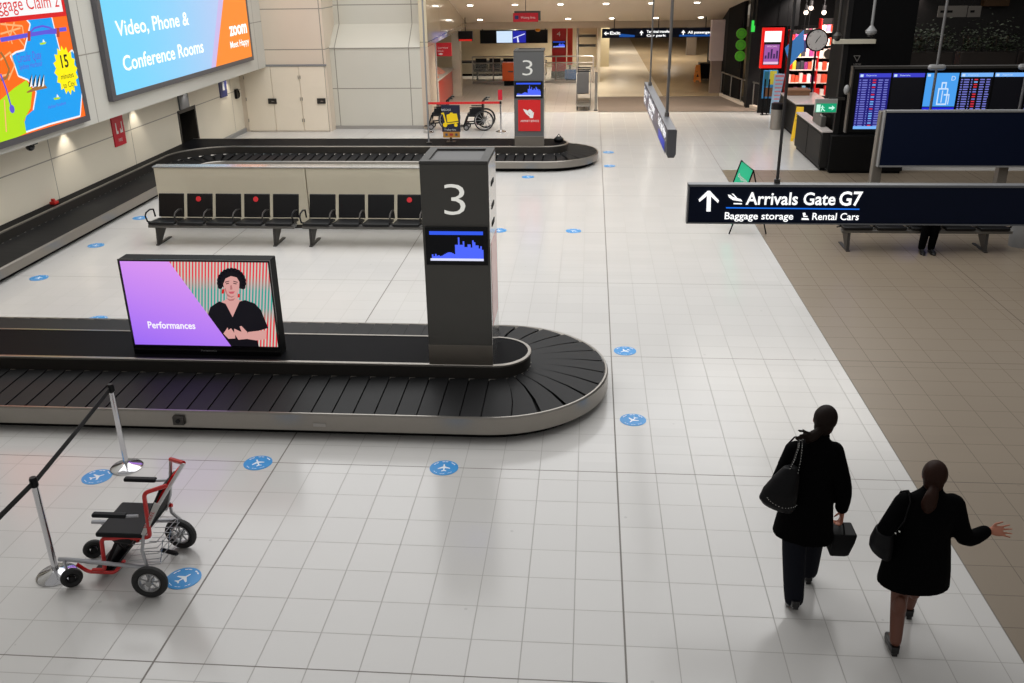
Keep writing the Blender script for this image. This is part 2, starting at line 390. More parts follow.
# ------------------------------------------------------------------ baggage carousels
def track(segs, step=.06):
    """samples (point, left normal, s, turn) along the outer edge; segs of ('l', p0, p1) or ('a', c, r, a0, a1)"""
    out = []; s = 0
    for g in segs:
        if g[0] == 'l':
            a, b = Vector(g[1]), Vector(g[2]); L = (b-a).length; d = (b-a)/L; n = Vector((-d.y, d.x)); k = max(2, int(L/.3))
            out += [(a+d*L*i/k, n, s+L*i/k, 0) for i in range(k+1)]; s += L
        else:
            c, r, a0, a1 = Vector(g[1]), g[2], g[3], g[4]; sg = 1 if a1 > a0 else -1
            mid = r-.45*sg; L = abs(a1-a0)*mid; k = max(6, int(abs(a1-a0)/.09))
            for i in range(1, k+1):
                a = a0+(a1-a0)*i/k; e = Vector((math.cos(a), math.sin(a)))
                out.append((c+e*r, -e*sg, s+L*i/k, sg))
            s += L
    return out
def sweep(tr, prof):
    return MB().loft([[Vector((*(p+n*dd), z)) for dd, z in prof] for p, n, s, t in tr])
def carousel(t, segs, W, zt, deck_z, deck_poly, dark=dsteel, g0=.955):
    tr = track(segs)
    sweep(tr, [(.12, 0), (.16, 0), (.16, .11), (.12, .11)]).build('kick_board', matteb, t)
    sweep(tr, [(.0, .095), (.06, .095), (.06, zt-.03), (.032, zt), (.012, zt), (.0, zt-.018)]).build('bumper', steel, t, ang=.5)
    # slats: separate overlapping plates, one mesh
    S = [q[2] for q in tr]; L = S[-1]
    def samp(s, d):
        s = min(max(s, 0), L-1e-6)
        lo, hi = 0, len(S)-1
        while hi-lo > 1:
            mdl = (lo+hi)//2
            if S[mdl] <= s: lo = mdl
            else: hi = mdl
        f = (s-S[lo])/max(1e-9, S[hi]-S[lo]); p = tr[lo][0].lerp(tr[hi][0], f); n = tr[lo][1].lerp(tr[hi][1], f).normalized()
        return p+n*d, tr[lo][3]*(1-f)+tr[hi][3]*f
    b = MB(); pitch = .236; gap = .94; k = int(L/pitch)
    for i in range(k):
        rows = []; gap = g0-.11*min(1, abs(samp(i*pitch, 0)[1]))
        for u in range(4):
            s = (i+u/3*gap)*pitch; row = []
            for w in range(4):
                f = w/3; d_ = .036+(W-.026)*f
                tn = samp(s, 0)[1]
                p, _ = samp(s+.17*f*max(0, tn), d_)
                row.append(Vector((p.x, p.y, zt-.012+.04*f+.010*(u/3))))
            rows.append(row)
        vs = [p for r in rows for p in r]; fs = []
        for u in range(3):
            for w in range(3): a = u*4+w; fs.append((a, a+4, a+5, a+1))
        # dark lip at the raised edge
        lip = [Vector((p.x, p.y, p.z-.012)) for p in rows[3]]; n0 = len(vs); vs += lip
        for w in range(3): fs.append((12+w, n0+w, n0+w+1, 13+w))
        b.add(vs, fs)
    b.build('slat_belt', beltm, t, ang=.2)
    sweep(tr, [(.055, zt-.06), (W+.05, zt-.05), (W+.05, zt-.04), (.055, zt-.05)]).build('under_tray', matteb, t)
    sweep(tr, [(W, zt-.02), (W+.03, zt-.02), (W+.03, deck_z-.01), (W, deck_z-.01)]).build('deck_fascia', dark, t)
    sweep(tr, [(W-.02, zt+.012), (W+.01, zt+.012), (W+.01, zt+.03), (W-.008, zt+.03)]).build('fascia_trim', steel, t)
    sweep(tr, [(W-.012, deck_z-.022), (W+.03, deck_z-.022), (W+.03, deck_z+.006), (W-.004, deck_z+.006), (W-.012, deck_z)]).build('deck_trim', steel, t)
    MB().prism(deck_poly, deck_z-.03, deck_z).build('deck_top', mat('deck_laminate', (17, 17, 20), .5, 0, .08, 3, spec=.03), t, smooth=False)
    return tr
def offset_poly(tr, d, extra=()):
    return [tuple(p+n*d) for p, n, s, tt in tr]+list(extra)
C1 = thing('baggage_carousel', 'near black baggage carousel with steel bumper and rounded end, television on its deck', 'baggage carousel', (-4, 10.13, 0))
r1 = 1.38; cx1, cy1 = -1.1, 10.13
segs = [('l', (-10.79, cy1-r1), (cx1, cy1-r1)), ('a', (cx1, cy1), r1, -PI/2, PI/2), ('l', (cx1, cy1+r1), (-10.79, cy1+r1))]
tr = track(segs); carousel(C1, segs, .94, .30, .5, offset_poly(tr, .96))
sbx = at_y(179, 420, 8.74).x; sb = MB().box(sbx-.06, sbx+.06, 8.71, 8.76, .14, .24).build('socket_box', dsteel, C1); MB().disc((sbx, 8.705, .19), .025, (0, 1, 0), .012).build('socket', blackp, sb)
rpx = at_y(319, 423, 8.74).x; MB().box(rpx-.07, rpx+.07, 8.742, 8.752, .15, .19).build('rating_plate', mat('plate_grey', (170, 165, 160), .4), C1)
C2 = thing('baggage_carousel', 'far black baggage carousel running along the left wall then curving across behind the seats', 'baggage carousel', (-5, 23.9, 0))
rc = .5
segs = [('l', (-9.7, 11.53), (-9.7, 22.52-rc)), ('a', (-9.7+rc, 22.52-rc), rc, PI, PI/2), ('l', (-9.7+rc, 22.52), (-1.1, 22.52)),
        ('a', (-1.1, 23.87), 1.35, -PI/2, PI/2), ('l', (-1.1, 25.22), (-10.79, 25.22))]
tr = track(segs)
carousel(C2, segs, .8, .27, .49, offset_poly(tr, .82, [(-10.79, 24.4), (-10.79, 11.53)]), g0=.85)
own_origin(tag(MB().ball((-.78, 23.9, .56), (.13, .1, .08)).tube([(-.86, 23.9, .6), (-.78, 23.9, .7), (-.7, 23.9, .6)], .012).build('luggage_pouch', blackp), 'small black pouch left at the rounded tip of the far carousel deck', 'bag'), (-.78, 23.9, .5))
own_origin(tag(MB().box(-10.72, -10.6, 17.1, 17.25, .491, .55).box(-10.7, -10.64, 17.14, 17.2, .55, .6).build('emergency_button', beltred, bevel=.01), 'small red stop button box on the sill beside the left wall', 'button'), (-10.66, 17.17, .49))
# ------------------------------------------------------------------ numbered columns
skyline = [0, .18, .1, .2, .12, .14, .1, .12, .16, .2, .24, .27, .28, .27, .24, .2, .62, .62, .95, .62, .62, .78, .52, .52, .64, .64, .5, .82, .74, .6, .6, .46, .56, .4]
lcd_blue = glow('screen_blue', (78, 104, 255), 1.0); lcd_black = glow('screen_black', (3, 4, 10), .5); lcd_white = glow('screen_white', (225, 228, 255), 1.0); lcd_bar = glow('screen_header_blue', (50, 90, 240), 1.0)
def claim_display(parent, x0, x1, z0, z1, y):
    sc = MB().box(x0, x1, y-.03, y, z0, z1).build('display', blackp, parent, bevel=.006)
    a, b_, c, d_ = x0+(x1-x0)*.07, x1-(x1-x0)*.07, z0+(z1-z0)*.12, z1-(z1-z0)*.1
    s = MB(); s.m = 0; s.poly([(a, y-.032, c), (b_, y-.032, c), (b_, y-.032, d_), (a, y-.032, d_)])
    s.m = 1; s.poly([(a, y-.034, d_-(d_-c)*.12), (b_, y-.034, d_-(d_-c)*.12), (b_, y-.034, d_), (a, y-.034, d_)])
    s.m = 2; s.poly([(a, y-.034, c), (b_, y-.034, c), (b_, y-.034, c+(d_-c)*.08), (a, y-.034, c+(d_-c)*.08)])
    s.m = 3; n = len(skyline); h = (d_-c)*.82
    for i, v in enumerate(skyline):
        u0, u1 = a+(b_-a)*i/n, a+(b_-a)*(i+1)/n; zb = c+(d_-c)*.08
        if v: s.poly([(u0, y-.034, zb), (u1, y-.034, zb), (u1, y-.034, zb+h*v*.92), (u0, y-.034, zb+h*v*.92)])
    s.build('screen', [lcd_black, lcd_bar, lcd_white, lcd_blue], sc, smooth=False)
def column(label, x0, y0, z0, z1, three, disp, body=dgrey):
    w, dp = .745, .8; x1, y1 = x0+w, y0+dp
    t = thing('claim_column', label, 'column', (x0+w/2, y0+dp/2, z0))
    MB().box(x0, x1, y0, y1, z0+.24, z1-.02).build('body', body, t, bevel=.01)
    MB().box(x0-.003, x1+.003, y0-.003, y1+.003, z0, z0+.25).build('plinth', mat('plinth_steel', (112, 106, 98), .3, .6, .05), t, bevel=.006)
    q = MB(); k = .09
    q.box(x0, x1, y0, y0+k, z1-.02, z1+.015).box(x0, x1, y1-k, y1, z1-.02, z1+.015).box(x0, x0+k, y0+k, y1-k, z1-.02, z1+.015).box(x1-k, x1, y0+k, y1-k, z1-.02, z1+.015)
    q.build('top_rim', mat('rim_grey_metal', (78, 77, 75), .6, 0, spec=.2), t, smooth=False)
    MB().box(x0+k, x1-k, y0+k, y1-k, z1-.02, z1-.008).build('top_panel', mat('top_grey', (62, 61, 60), .5), t)
    a, b_ = three
    MB().txt('3', at_y(*a, y0-.006), X3, Z3, (at_y(a[0], b_[1], y0).z-at_y(*a, y0).z)*.97, w=at_y(*b_, y0).x-at_y(*a, y0).x, bold=-.012).build('number', glow('brightened_numeral', (222, 220, 212), .9), t, smooth=False)  # glow put into the numeral to make it brighter
    (px0, py0), (px1, py1) = disp; A = at_y(px0, py0, y0); B = at_y(px1, py1, y0)
    claim_display(t, A.x, B.x, B.z, A.z, y0+.003)
    MB().box(x1, x1+.004, y0+.02, y1-.02, z0, z1-.02).build('side_panel', mat('polished_side_steel', (190, 188, 186), .12, .9, .03), t)
    return t
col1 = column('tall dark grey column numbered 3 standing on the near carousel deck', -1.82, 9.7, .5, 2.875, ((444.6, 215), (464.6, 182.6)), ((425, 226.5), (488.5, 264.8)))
s = MB()
for z in (2.56, 2.3, 2.1): s.box(-1.078, -1.066, 9.95, 10.2, z, z+.05)
s.build('vent_slot', matteb, col1)
MB().box(-1.078, -1.068, 9.8, 10.4, .95, 1.95).build('side_reflection', mat('painted_pink_reflection', (214, 150, 146), .2, 0, .15, 2), col1)  # pinkish reflection in the steel side, painted on as a pale red sheet
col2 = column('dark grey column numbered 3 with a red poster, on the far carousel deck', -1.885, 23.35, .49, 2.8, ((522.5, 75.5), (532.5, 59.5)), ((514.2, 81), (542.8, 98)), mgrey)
A, B = at_y(518, 100, 23.34), at_y(540.5, 131, 23.34)
ps = MB().box(A.x, B.x, 23.325, 23.36, B.z, A.z).build('poster', mat('red_poster', (205, 20, 24), .4, 0, .05), col2)
s = MB(); y = 23.32
def pp(x, y_): return at_y(x, y_, y)
for pl in ([(523, 109), (527, 110), (530, 117), (526, 114)], [(527, 111), (530, 109), (533, 112), (530, 115)], [(529, 115), (534, 112), (533, 118), (530, 118)]): s.poly([pp(*p) for p in pl][::-1])
s.txt('AIRPORT SERVICE', pp(520.5, 122), X3, Z3, .05, w=.46)
s.build('poster_logo', mat('white_vinyl', (236, 236, 232), .5), ps, smooth=False)
# ------------------------------------------------------------------ television on the near deck
TY = 9.86
tv = thing('television', 'large black television standing on the near carousel deck, woman and the word Performances on screen', 'television', (-4.56, TY+.12, .5))
x0, x1, z0, z1 = -5.485, -3.655, .5, 1.705
MB().box(x0, x1, TY, TY+.2, z0, z1).build('casing', mat('tv_casing', (9, 9, 10), .6, 0, .1, 5, spec=.12), tv, bevel=.012)
q = MB(); b_ = .022
q.box(x0, x1, TY-.02, TY, z1-b_, z1).box(x0, x1, TY-.02, TY, z0, z0+.12).box(x0, x0+b_, TY-.02, TY, z0+.12, z1-b_).box(x1-b_, x1, TY-.02, TY, z0+.12, z1-b_)
q.build('bezel', mat('gloss_black', (10, 10, 12), .15), tv)
MB().txt('Panasonic', (-4.64, TY-.022, .55), X3, Z3, .022, w=.2).build('maker_badge', mat('badge_silver', (170, 170, 172), .3, .5), tv, smooth=False)
# picture on the screen: violet wedge, candy striped wall, woman in a black top
SX0, SX1, SZ0, SZ1 = x0+b_, x1-b_, z0+.12, z1-b_
def sp_(u, v, l): return (SX0+(SX1-SX0)*u, TY-.004-l*.0012, SZ0+(SZ1-SZ0)*v)
def tvp(px, py):  # photograph zoom pixel (1024 x 614 crop of the set) to screen fraction
    u = (px-(88+(py-108)*.187))/(772.-(py-108)*.06+0); return u, 1-(py-108)/417
m_v, ntv, bv = nodes_of('screen_violet')
tc = ntv.nodes.new('ShaderNodeTexCoord'); spx = ntv.nodes.new('ShaderNodeSeparateXYZ'); ntv.links.new(tc.outputs['Object'], spx.inputs[0])
f_ = mth(ntv, 'ADD', mth(ntv, 'MULTIPLY', spx.outputs[2], .62), mth(ntv, 'MULTIPLY', spx.outputs[0], .18)); f_ = mth(ntv, 'ADD', f_, 0.08)
ntv.links.new(mixc(ntv, f_, srgb((156, 106, 246)), srgb((234, 160, 238))), bv.inputs['Emission Color']); bv.inputs['Emission Strength'].default_value = 1; bv.inputs['Base Color'].default_value = (0, 0, 0, 1)
m_s, nts, bs = nodes_of('screen_candy_stripes')
tc = nts.nodes.new('ShaderNodeTexCoord'); spx = nts.nodes.new('ShaderNodeSeparateXYZ'); nts.links.new(tc.outputs['Object'], spx.inputs[0])
def stripe(k, ph, slant):
    return mth(nts, 'LESS_THAN', mth(nts, 'FLOORED_MODULO', mth(nts, 'ADD', mth(nts, 'ADD', mth(nts, 'MULTIPLY', spx.outputs[0], k), mth(nts, 'MULTIPLY', spx.outputs[2], slant)), ph), 1), .5)
zz = spx.outputs[2]
band = mth(nts, 'MULTIPLY', mth(nts, 'SUBTRACT', 1, mth(nts, 'ABSOLUTE', mth(nts, 'MULTIPLY', mth(nts, 'SUBTRACT', zz, .72), 3.4))), 1.6)
nb = nts.nodes.new('ShaderNodeClamp'); nts.links.new(band, nb.inputs[0])
warm = mixc(nts, stripe(26, 0, -4), srgb((226, 52, 66)), srgb((196, 200, 188))); cool = mixc(nts, stripe(26, 0, -4), srgb((46, 158, 142)), srgb((196, 176, 178)))
nts.links.new(mixc(nts, nb.outputs[0], warm, cool), bs.inputs['Emission Color']); bs.inputs['Emission Strength'].default_value = 1; bs.inputs['Base Color'].default_value = (0, 0, 0, 1)
pic = MB()
pic.m = 1; pic.poly([sp_(u, v, 0) for u, v in ((0, 0), (1, 0), (1, 1), (0, 1))])
pic.m = 0; pic.poly([sp_(u, v, 3) for u, v in ((0, 0), (.672, 0), (.335, 1), (0, 1))])
def pl(pts, l, m): pic.m = m; pic.poly([sp_(*tvp(x, y), l) for x, y in pts][::-1])
pl([(606, 200), (612, 170), (632, 150), (665, 142), (700, 148), (728, 165), (738, 190), (736, 220), (722, 238), (700, 232), (640, 235), (614, 225)], 1.2, 2)         # hair
pl([(618, 262), (632, 262), (634, 240), (622, 240)], 1.3, 5); pl([(702, 280), (714, 280), (714, 262), (704, 262)], 1.3, 5)
pl([(645, 260), (700, 260), (702, 290), (740, 300), (676, 378), (612, 306), (648, 288)], 1.3, 3)   # neck and chest
pl([(628, 215), (640, 188), (668, 176), (698, 182), (712, 204), (710, 240), (696, 268), (672, 280), (648, 272), (634, 248)], 1.6, 3)
pl([(606, 300), (640, 312), (676, 378), (712, 300), (740, 292), (790, 308), (822, 340), (860, 430), (800, 448), (806, 500), (812, 526), (640, 526), (600, 440), (545, 380), (560, 330)], 1.4, 2)
pl([(755, 452), (800, 446), (852, 442), (850, 486), (800, 494), (755, 488)], 1.8, 3)                 # forearm
pl([(684, 436), (722, 452), (712, 424), (722, 422), (752, 452), (762, 486), (706, 492), (684, 460)], 1.8, 3)
pl([(628, 462), (650, 430), (654, 444), (668, 434), (688, 462), (690, 486), (654, 488)], 1.8, 3)
for a in range(15):
    t_ = PI*(1.12-1.24*a/14)+.0; hx, hy = 671+64*math.cos(t_), 206-58*math.sin(t_)
    pl([(hx+13*math.cos(2*PI*j/9), hy+13*math.sin(2*PI*j/9)) for j in range(9)][::-1], 1.25, 2)
pl([(634, 240), (640, 232), (648, 262), (668, 276), (690, 270), (672, 282), (648, 274)], 1.7, 7); pl([(664, 222), (672, 220), (676, 240), (664, 243)], 1.75, 7); pl([(645, 284), (664, 290), (690, 284), (680, 296), (660, 298)], 1.45, 7)
pl([(636, 204), (660, 199), (660, 202), (638, 208)], 2, 2); pl([(680, 199), (704, 204), (702, 208), (680, 202)], 2, 2)
pl([(655, 252), (688, 250), (680, 262), (662, 262)], 2, 4); pl([(642, 212), (658, 208), (658, 212), (643, 216)], 2, 2); pl([(680, 208), (698, 212), (697, 216), (680, 212)], 2, 2)
pic.m = 6; a = sp_(*tvp(236, 440), 4); b2 = sp_(*tvp(484, 440), 4)
pic.txt('Performances', a, X3, Z3, .085, w=b2[0]-a[0], bold=.022)
pic.build('screen', [m_v, m_s, glow('screen_near_black', (14, 12, 20), 1), glow('screen_skin', (214, 158, 152), 1), glow('screen_lips', (196, 90, 100), 1), glow('screen_red', (206, 30, 30), 1), glow('screen_letter_white', (250, 246, 255), 1), glow('screen_skin_shade', (178, 116, 114), 1)], tv, smooth=False)
# ------------------------------------------------------------------ wall screens on the bulkhead
XS = -9.8
frm = mat('screen_surround', (96, 94, 98), .35, .4)
def sx(px, py, l=0): p = at_x(px, py, XS+.006); p.x = XS+.006+l*.003; return p
ms = thing('wall_screen', 'large lit wall screen with an orange and blue harbour map of the city', 'screen', (-9.9, 15.5, 2.1))
MB().box(-9.9, XS-.01, 12.6, 17.56, 2.08, 4.75).build('casing', frm, ms, bevel=.01)
q = MB().box(XS-.01, XS+.015, 12.6, 17.56, 2.08, 2.19).box(XS-.01, XS+.015, 12.6, 17.56, 4.65, 4.75).box(XS-.01, XS+.015, 17.42, 17.56, 2.19, 4.65).box(XS-.01, XS+.015, 12.6, 12.7, 2.19, 4.65)
q.build('bezel', frm, ms)
o_ = glow('map_orange', (255, 108, 18), 1.05); bl = glow('map_blue', (10, 158, 240), 1.05); gr = glow('map_lime', (178, 226, 20), 1.05); yl = glow('map_yellow', (255, 240, 0), 1.05)
wh = glow('map_white', (250, 250, 250), 1.0); rd = glow('map_red', (222, 24, 28), 1.0); bk = glow('map_black', (22, 20, 24), .8); pu = glow('map_purple', (96, 88, 220), 1.0); tn = glow('map_tan', (168, 116, 60), .9); pk_ = glow('map_dusty_red', (190, 70, 50), .9); pb = glow('map_pale_line', (255, 182, 120), 1)
pic = MB()
pic.m = 0; pic.poly([(XS+.005, 12.7, 2.19), (XS+.005, 17.42, 2.19), (XS+.005, 17.42, 4.65), (XS+.005, 12.7, 4.65)])
def pg(pts, l, m): pic.m = m; pic.poly([sx(x, y, l) for x, y in pts][::-1])
def ln(pts, w, l, m):
    pic.m = m; P = [sx(x, y, l) for x, y in pts]
    for a, b in zip(P, P[1:]):
        d = (b-a).normalized(); n = Vector((0, -d.z, d.y))*w/2; pic.poly([a-n, b-n, b+n, a+n])
water = [(24, 17), (51, 15), (57, 40), (62, 60), (72, 50), (78, 60), (82, 90), (80, 116), (50, 124), (26, 132), (24, 124), (26, 116), (33, 110), (36, 92), (28, 80), (18, 76), (14, 64), (10, 56), (16, 52), (24, 50), (27, 38), (30, 24)]
pg(water, 1, 1)
for i in range(len(water)): ln([water[i], water[(i+1) % len(water)]], .03, 1.5, 4) if i not in (9, 10, 11, 0) else None
pg([(0, 100), (14, 88), (26, 80), (32, 90), (30, 108), (24, 120), (26, 133), (8, 141), (-30, 152), (-30, 110)], 2, 2)
ln([(0, 40), (28, 35), (58, 30), (66, 29)], .07, 2.5, 7)
ln([(0, 74), (6, 90), (11, 108)], .04, 3, 7)
pic.m = 7; c_ = sx(11.5, 109, 3.2); pic.disc(c_, .07, X3, .002, 12)
ln([(28, 34), (34, 28), (42, 26), (50, 28), (57, 33)], .035, 3, 7); ln([(28, 34), (57, 33)], .03, 3, 7)
pg([(27, 31), (30, 31), (30, 41), (27, 41)], 3.2, 9); pg([(56, 28), (59, 28), (59, 37), (56, 37)], 3.2, 9)
for a in ([(0, 24), (22, 26), (24, 40)], [(4, 20), (12, 44)], [(0, 34), (20, 28)], [(0, 60), (10, 52), (14, 66), (8, 80)], [(0, 76), (10, 74)], [(4, 100), (6, 132)], [(12, 30), (24, 46)], [(14, 22), (8, 42)]): ln(a, .03, 2.2, 10)
ln([(0, 52), (4, 58), (9, 70), (6, 78), (0, 80)], .05, 2.6, 8)
# white sailed hall on its tan platform
pg([(26, 92), (34, 87), (44, 84), (47, 88), (38, 90), (27, 93)], 3, 8)
for x in (28, 32, 36, 40): pg([(x, 87), (x+1, 80), (x+3.4, 74), (x+4, 85)], 3.4, 6); pg([(x+1.2, 87), (x+2.6, 80), (x+3.4, 75), (x+3.6, 86)], 3.6, 4)
for x, y in ((42, 41), (56, 96)): pg([(x-3, y+2), (x+4, y+1), (x+3, y+3), (x-2, y+4)], 3, 2); pg([(x, y+1.5), (x+.6, y-2), (x+2.6, y+1)], 3.2, 4)
# yellow star badge
cst = sx(65.5, 70.5, 4); pic.m = 3; pts = []
for i in range(32):
    a = 2*PI*i/32; r = .52 if i % 2 == 0 else .42; pts.append(cst+Vector((0, r*.78*math.cos(a), r*.86*math.sin(a))))
pic.poly(pts)
pic.m = 6; pic.txt('15', cst+Vector((.004, 0, .06)), Y3, Z3, .22, align='c', bold=.02); pic.txt('minutes', cst+Vector((.004, 0, -.14)), Y3, Z3, .1, w=.44, align='c'); pic.txt('to City', cst+Vector((.004, 0, -.3)), Y3, Z3, .1, w=.4, align='c')
pic.m = 7; pic.txt('Circular Quay', sx(17, 63, 4), Y3, Z3, .15, w=.75); pic.txt('Sydney Harbour', sx(19, 70, 4), Y3, Z3, .09, w=.72); pic.txt('Harbour Foreshore', sx(48, 109, 4), Y3, Z3, .06, w=.6)
# banner
zb = at_x(30, 16, XS).z
pic.m = 5; pic.poly([(XS+.02, 12.7, zb-.06), (XS+.02, 17.4, zb-.06), (XS+.02, 17.4, 4.65), (XS+.02, 12.7, 4.65)])
pic.m = 4; pic.poly([(XS+.023, 12.7, zb+.02), (XS+.023, 17.3, zb+.02), (XS+.023, 17.3, 4.6), (XS+.023, 12.7, 4.6)])
pic.m = 5; pic.txt('Available at Baggage Claim 2', (XS+.028, 17.2, zb+.11), Y3, Z3, .22, w=3.9, align='r')
pic.build('screen', [o_, bl, gr, yl, wh, rd, bk, pu, tn, pk_, pb], ms, smooth=False)
ws = thing('wall_screen', 'large lit wall screen reading Video, Phone & Conference Rooms, pale blue and orange', 'screen', (-9.9, 22.8, 2.3))
MB().box(-9.9, XS-.01, 18.58, 27.1, 2.29, 4.75).build('casing', frm, ws, bevel=.01)
q = MB().box(XS-.01, XS+.015, 18.58, 27.1, 2.29, 2.4).box(XS-.01, XS+.015, 18.58, 27.1, 4.63, 4.75).box(XS-.01, XS+.015, 18.58, 18.74, 2.4, 4.63).box(XS-.01, XS+.015, 26.98, 27.1, 2.4, 4.63)
q.build('bezel', frm, ws)
m_b, ntb, bb = nodes_of('screen_sky_gradient')
geo = ntb.nodes.new('ShaderNodeNewGeometry'); sb_ = ntb.nodes.new('ShaderNodeSeparateXYZ'); ntb.links.new(geo.outputs['Position'], sb_.inputs[0])
f1 = mth(ntb, 'DIVIDE', mth(ntb, 'SUBTRACT', sb_.outputs[1], 18.7), 6.2); 
ntb.links.new(mixc(ntb, mth(ntb, 'POWER', f1, 1.6), srgb((112, 206, 244)), srgb((176, 196, 234))), bb.inputs['Emission Color']); bb.inputs['Emission Strength'].default_value = 1.1; bb.inputs['Base Color'].default_value = (0, 0, 0, 1)
pic = MB(); l0 = XS+.004
pic.poly([(l0, 18.74, 2.4), (l0, 26.98, 2.4), (l0, 26.98, 4.63), (l0, 18.74, 4.63)])
pic.m = 2; pic.poly([(l0+.003, 23.9, 2.4), (l0+.003, 24.4, 2.4), (l0+.003, 26.0, 4.63), (l0+.003, 25.4, 4.63)])
pic.m = 1; pic.poly([(l0+.006, 24.2, 2.4), (l0+.006, 26.98, 2.4), (l0+.006, 26.98, 4.63), (l0+.006, 25.75, 4.63)])
pic.m = 3
pic.txt('Video, Phone &', (l0+.01, 19.2, 3.53), Y3, Z3, .3, w=3.7, bold=.012); pic.txt('Conference Rooms', (l0+.01, 19.25, 2.83), Y3, Z3, .3, w=4.3, bold=.012)
pic.txt('zoom', (l0+.012, 25.45, 3.08), Y3, Z3, .34, w=1.35, bold=.03); pic.txt('Meet Happy', (l0+.012, 25.4, 2.76), Y3, Z3, .17, w=1.45, bold=.012)
pic.build('screen', [m_b, glow('screen_orange', (246, 136, 40), 1.1), glow('screen_lavender', (196, 180, 226), 1.1), glow('screen_letters', (250, 253, 255), 1.25)], ws, smooth=False)
# small signs on the left wall
t = thing('wall_sign', 'small red sign with white symbols on the left wall under the screens', 'sign', (-10.8, at_x(118, 130, -10.8).y, .99)); sA, sB = at_x(110.5, 118.5, -10.78), at_x(126.5, 143, -10.78)
MB().box(-10.8, -10.77, sA.y, sB.y, sB.z, sA.z).build('panel', mat('signal_red', (196, 26, 48), .4), t)
s = MB(); u = lambda f: sA.y+(sB.y-sA.y)*f; v = lambda f: sB.z+(sA.z-sB.z)*f
for a, b, c, d in ((.25, .33, .42, .8), (.33, .42, .42, .52), (.6, .66, .42, .58), (.76, .83, .42, .8), (.66, .76, .42, .52)): s.box(-10.769, -10.765, u(a), u(b), v(c), v(d))
s.txt('FIRE', (-10.766, u(.5), v(.14)), Y3, Z3, .07, align='c'); s.build('symbol', white, t, smooth=False)
t = thing('wall_sign', 'small dark blue sign high on the left wall beyond the doorway', 'sign', (-10.8, 26.8, 1.3)); sC, sD = at_x(219.5, 88, -10.78), at_x(227.5, 95, -10.78)
MB().box(-10.8, -10.77, sC.y, sD.y, sD.z-.02, 1.88).build('panel', mat('sign_blue', (36, 44, 104), .4), t)
MB().box(-10.769, -10.764, (sC.y+sD.y)/2-.07, (sC.y+sD.y)/2+.07, 1.45, 1.68).ball((-10.766, (sC.y+sD.y)/2, 1.75), (.004, .05, .05)).build('symbol', white, t)
t = thing('security_camera', 'small black dome camera under the bulkhead beside the dark blue sign', 'camera', (-10.4, 26.2, 1.9))
MB().box(-10.5, -10.3, 26.1, 26.3, 1.9, 1.96).build('mount', matteb, t); MB().ball((-10.4, 26.2, 1.88), .08).build('dome', mat('dark_glass', (15, 15, 20), .08), t)
t = thing('security_camera', 'small black dome camera under the bulkhead below the map screen', 'camera', (-10.1, 15.9, 1.9))
MB().box(-10.2, -10.0, 15.8, 16.0, 1.91, 1.96).build('mount', matteb, t); MB().ball((-10.1, 15.9, 1.88), .08).build('dome', MATS['dark_glass'], t)
t = thing('wall_phone', 'black handset box on the far end of the left wall near the cupboard doors', 'telephone', (-10.75, 27.95, 1.1))
MB().box(-10.8, -10.73, 27.85, 28.05, 1.08, 1.36).build('body', blackp, t, bevel=.01); MB().tube([(-10.7, 27.95, 1.12), (-10.68, 27.95, 1.22), (-10.7, 27.95, 1.32)], .022).build('handset', blackp, t)
# ------------------------------------------------------------------ partition and beam seating
pt = thing('partition_wall', 'low cream panelled partition with steel cap behind the row of black seats', 'partition', (-5.3, 17.35, 0))
PY = 17.25; PZ = at_y(153, 166.3, PY).z; PX0 = at_y(153, 166, PY).x
for i, (x0, x1) in enumerate(((PX0, at_y(306.5, 185, PY).x-.01), (at_y(306.5, 185, PY).x+.01, -2.5))):
    MB().box(x0, x1, PY, PY+.2, .08, PZ-.03).build('panel', cream, pt, bevel=.006)
MB().box(PX0+.05, -2.52, PY+.04, PY+.16, 0, .08).build('plinth', dsteel, pt)
MB().box(PX0-.02, -2.48, PY-.02, PY+.22, PZ-.03, PZ).build('steel_cap', mat('bright_steel', (196, 194, 190), .22, .7, .05), pt, bevel=.006)
seatm = mat('black_vinyl', (10, 10, 12), .42, 0, .12, 8, spec=.3)
GW = 'row of black seats against the cream partition'
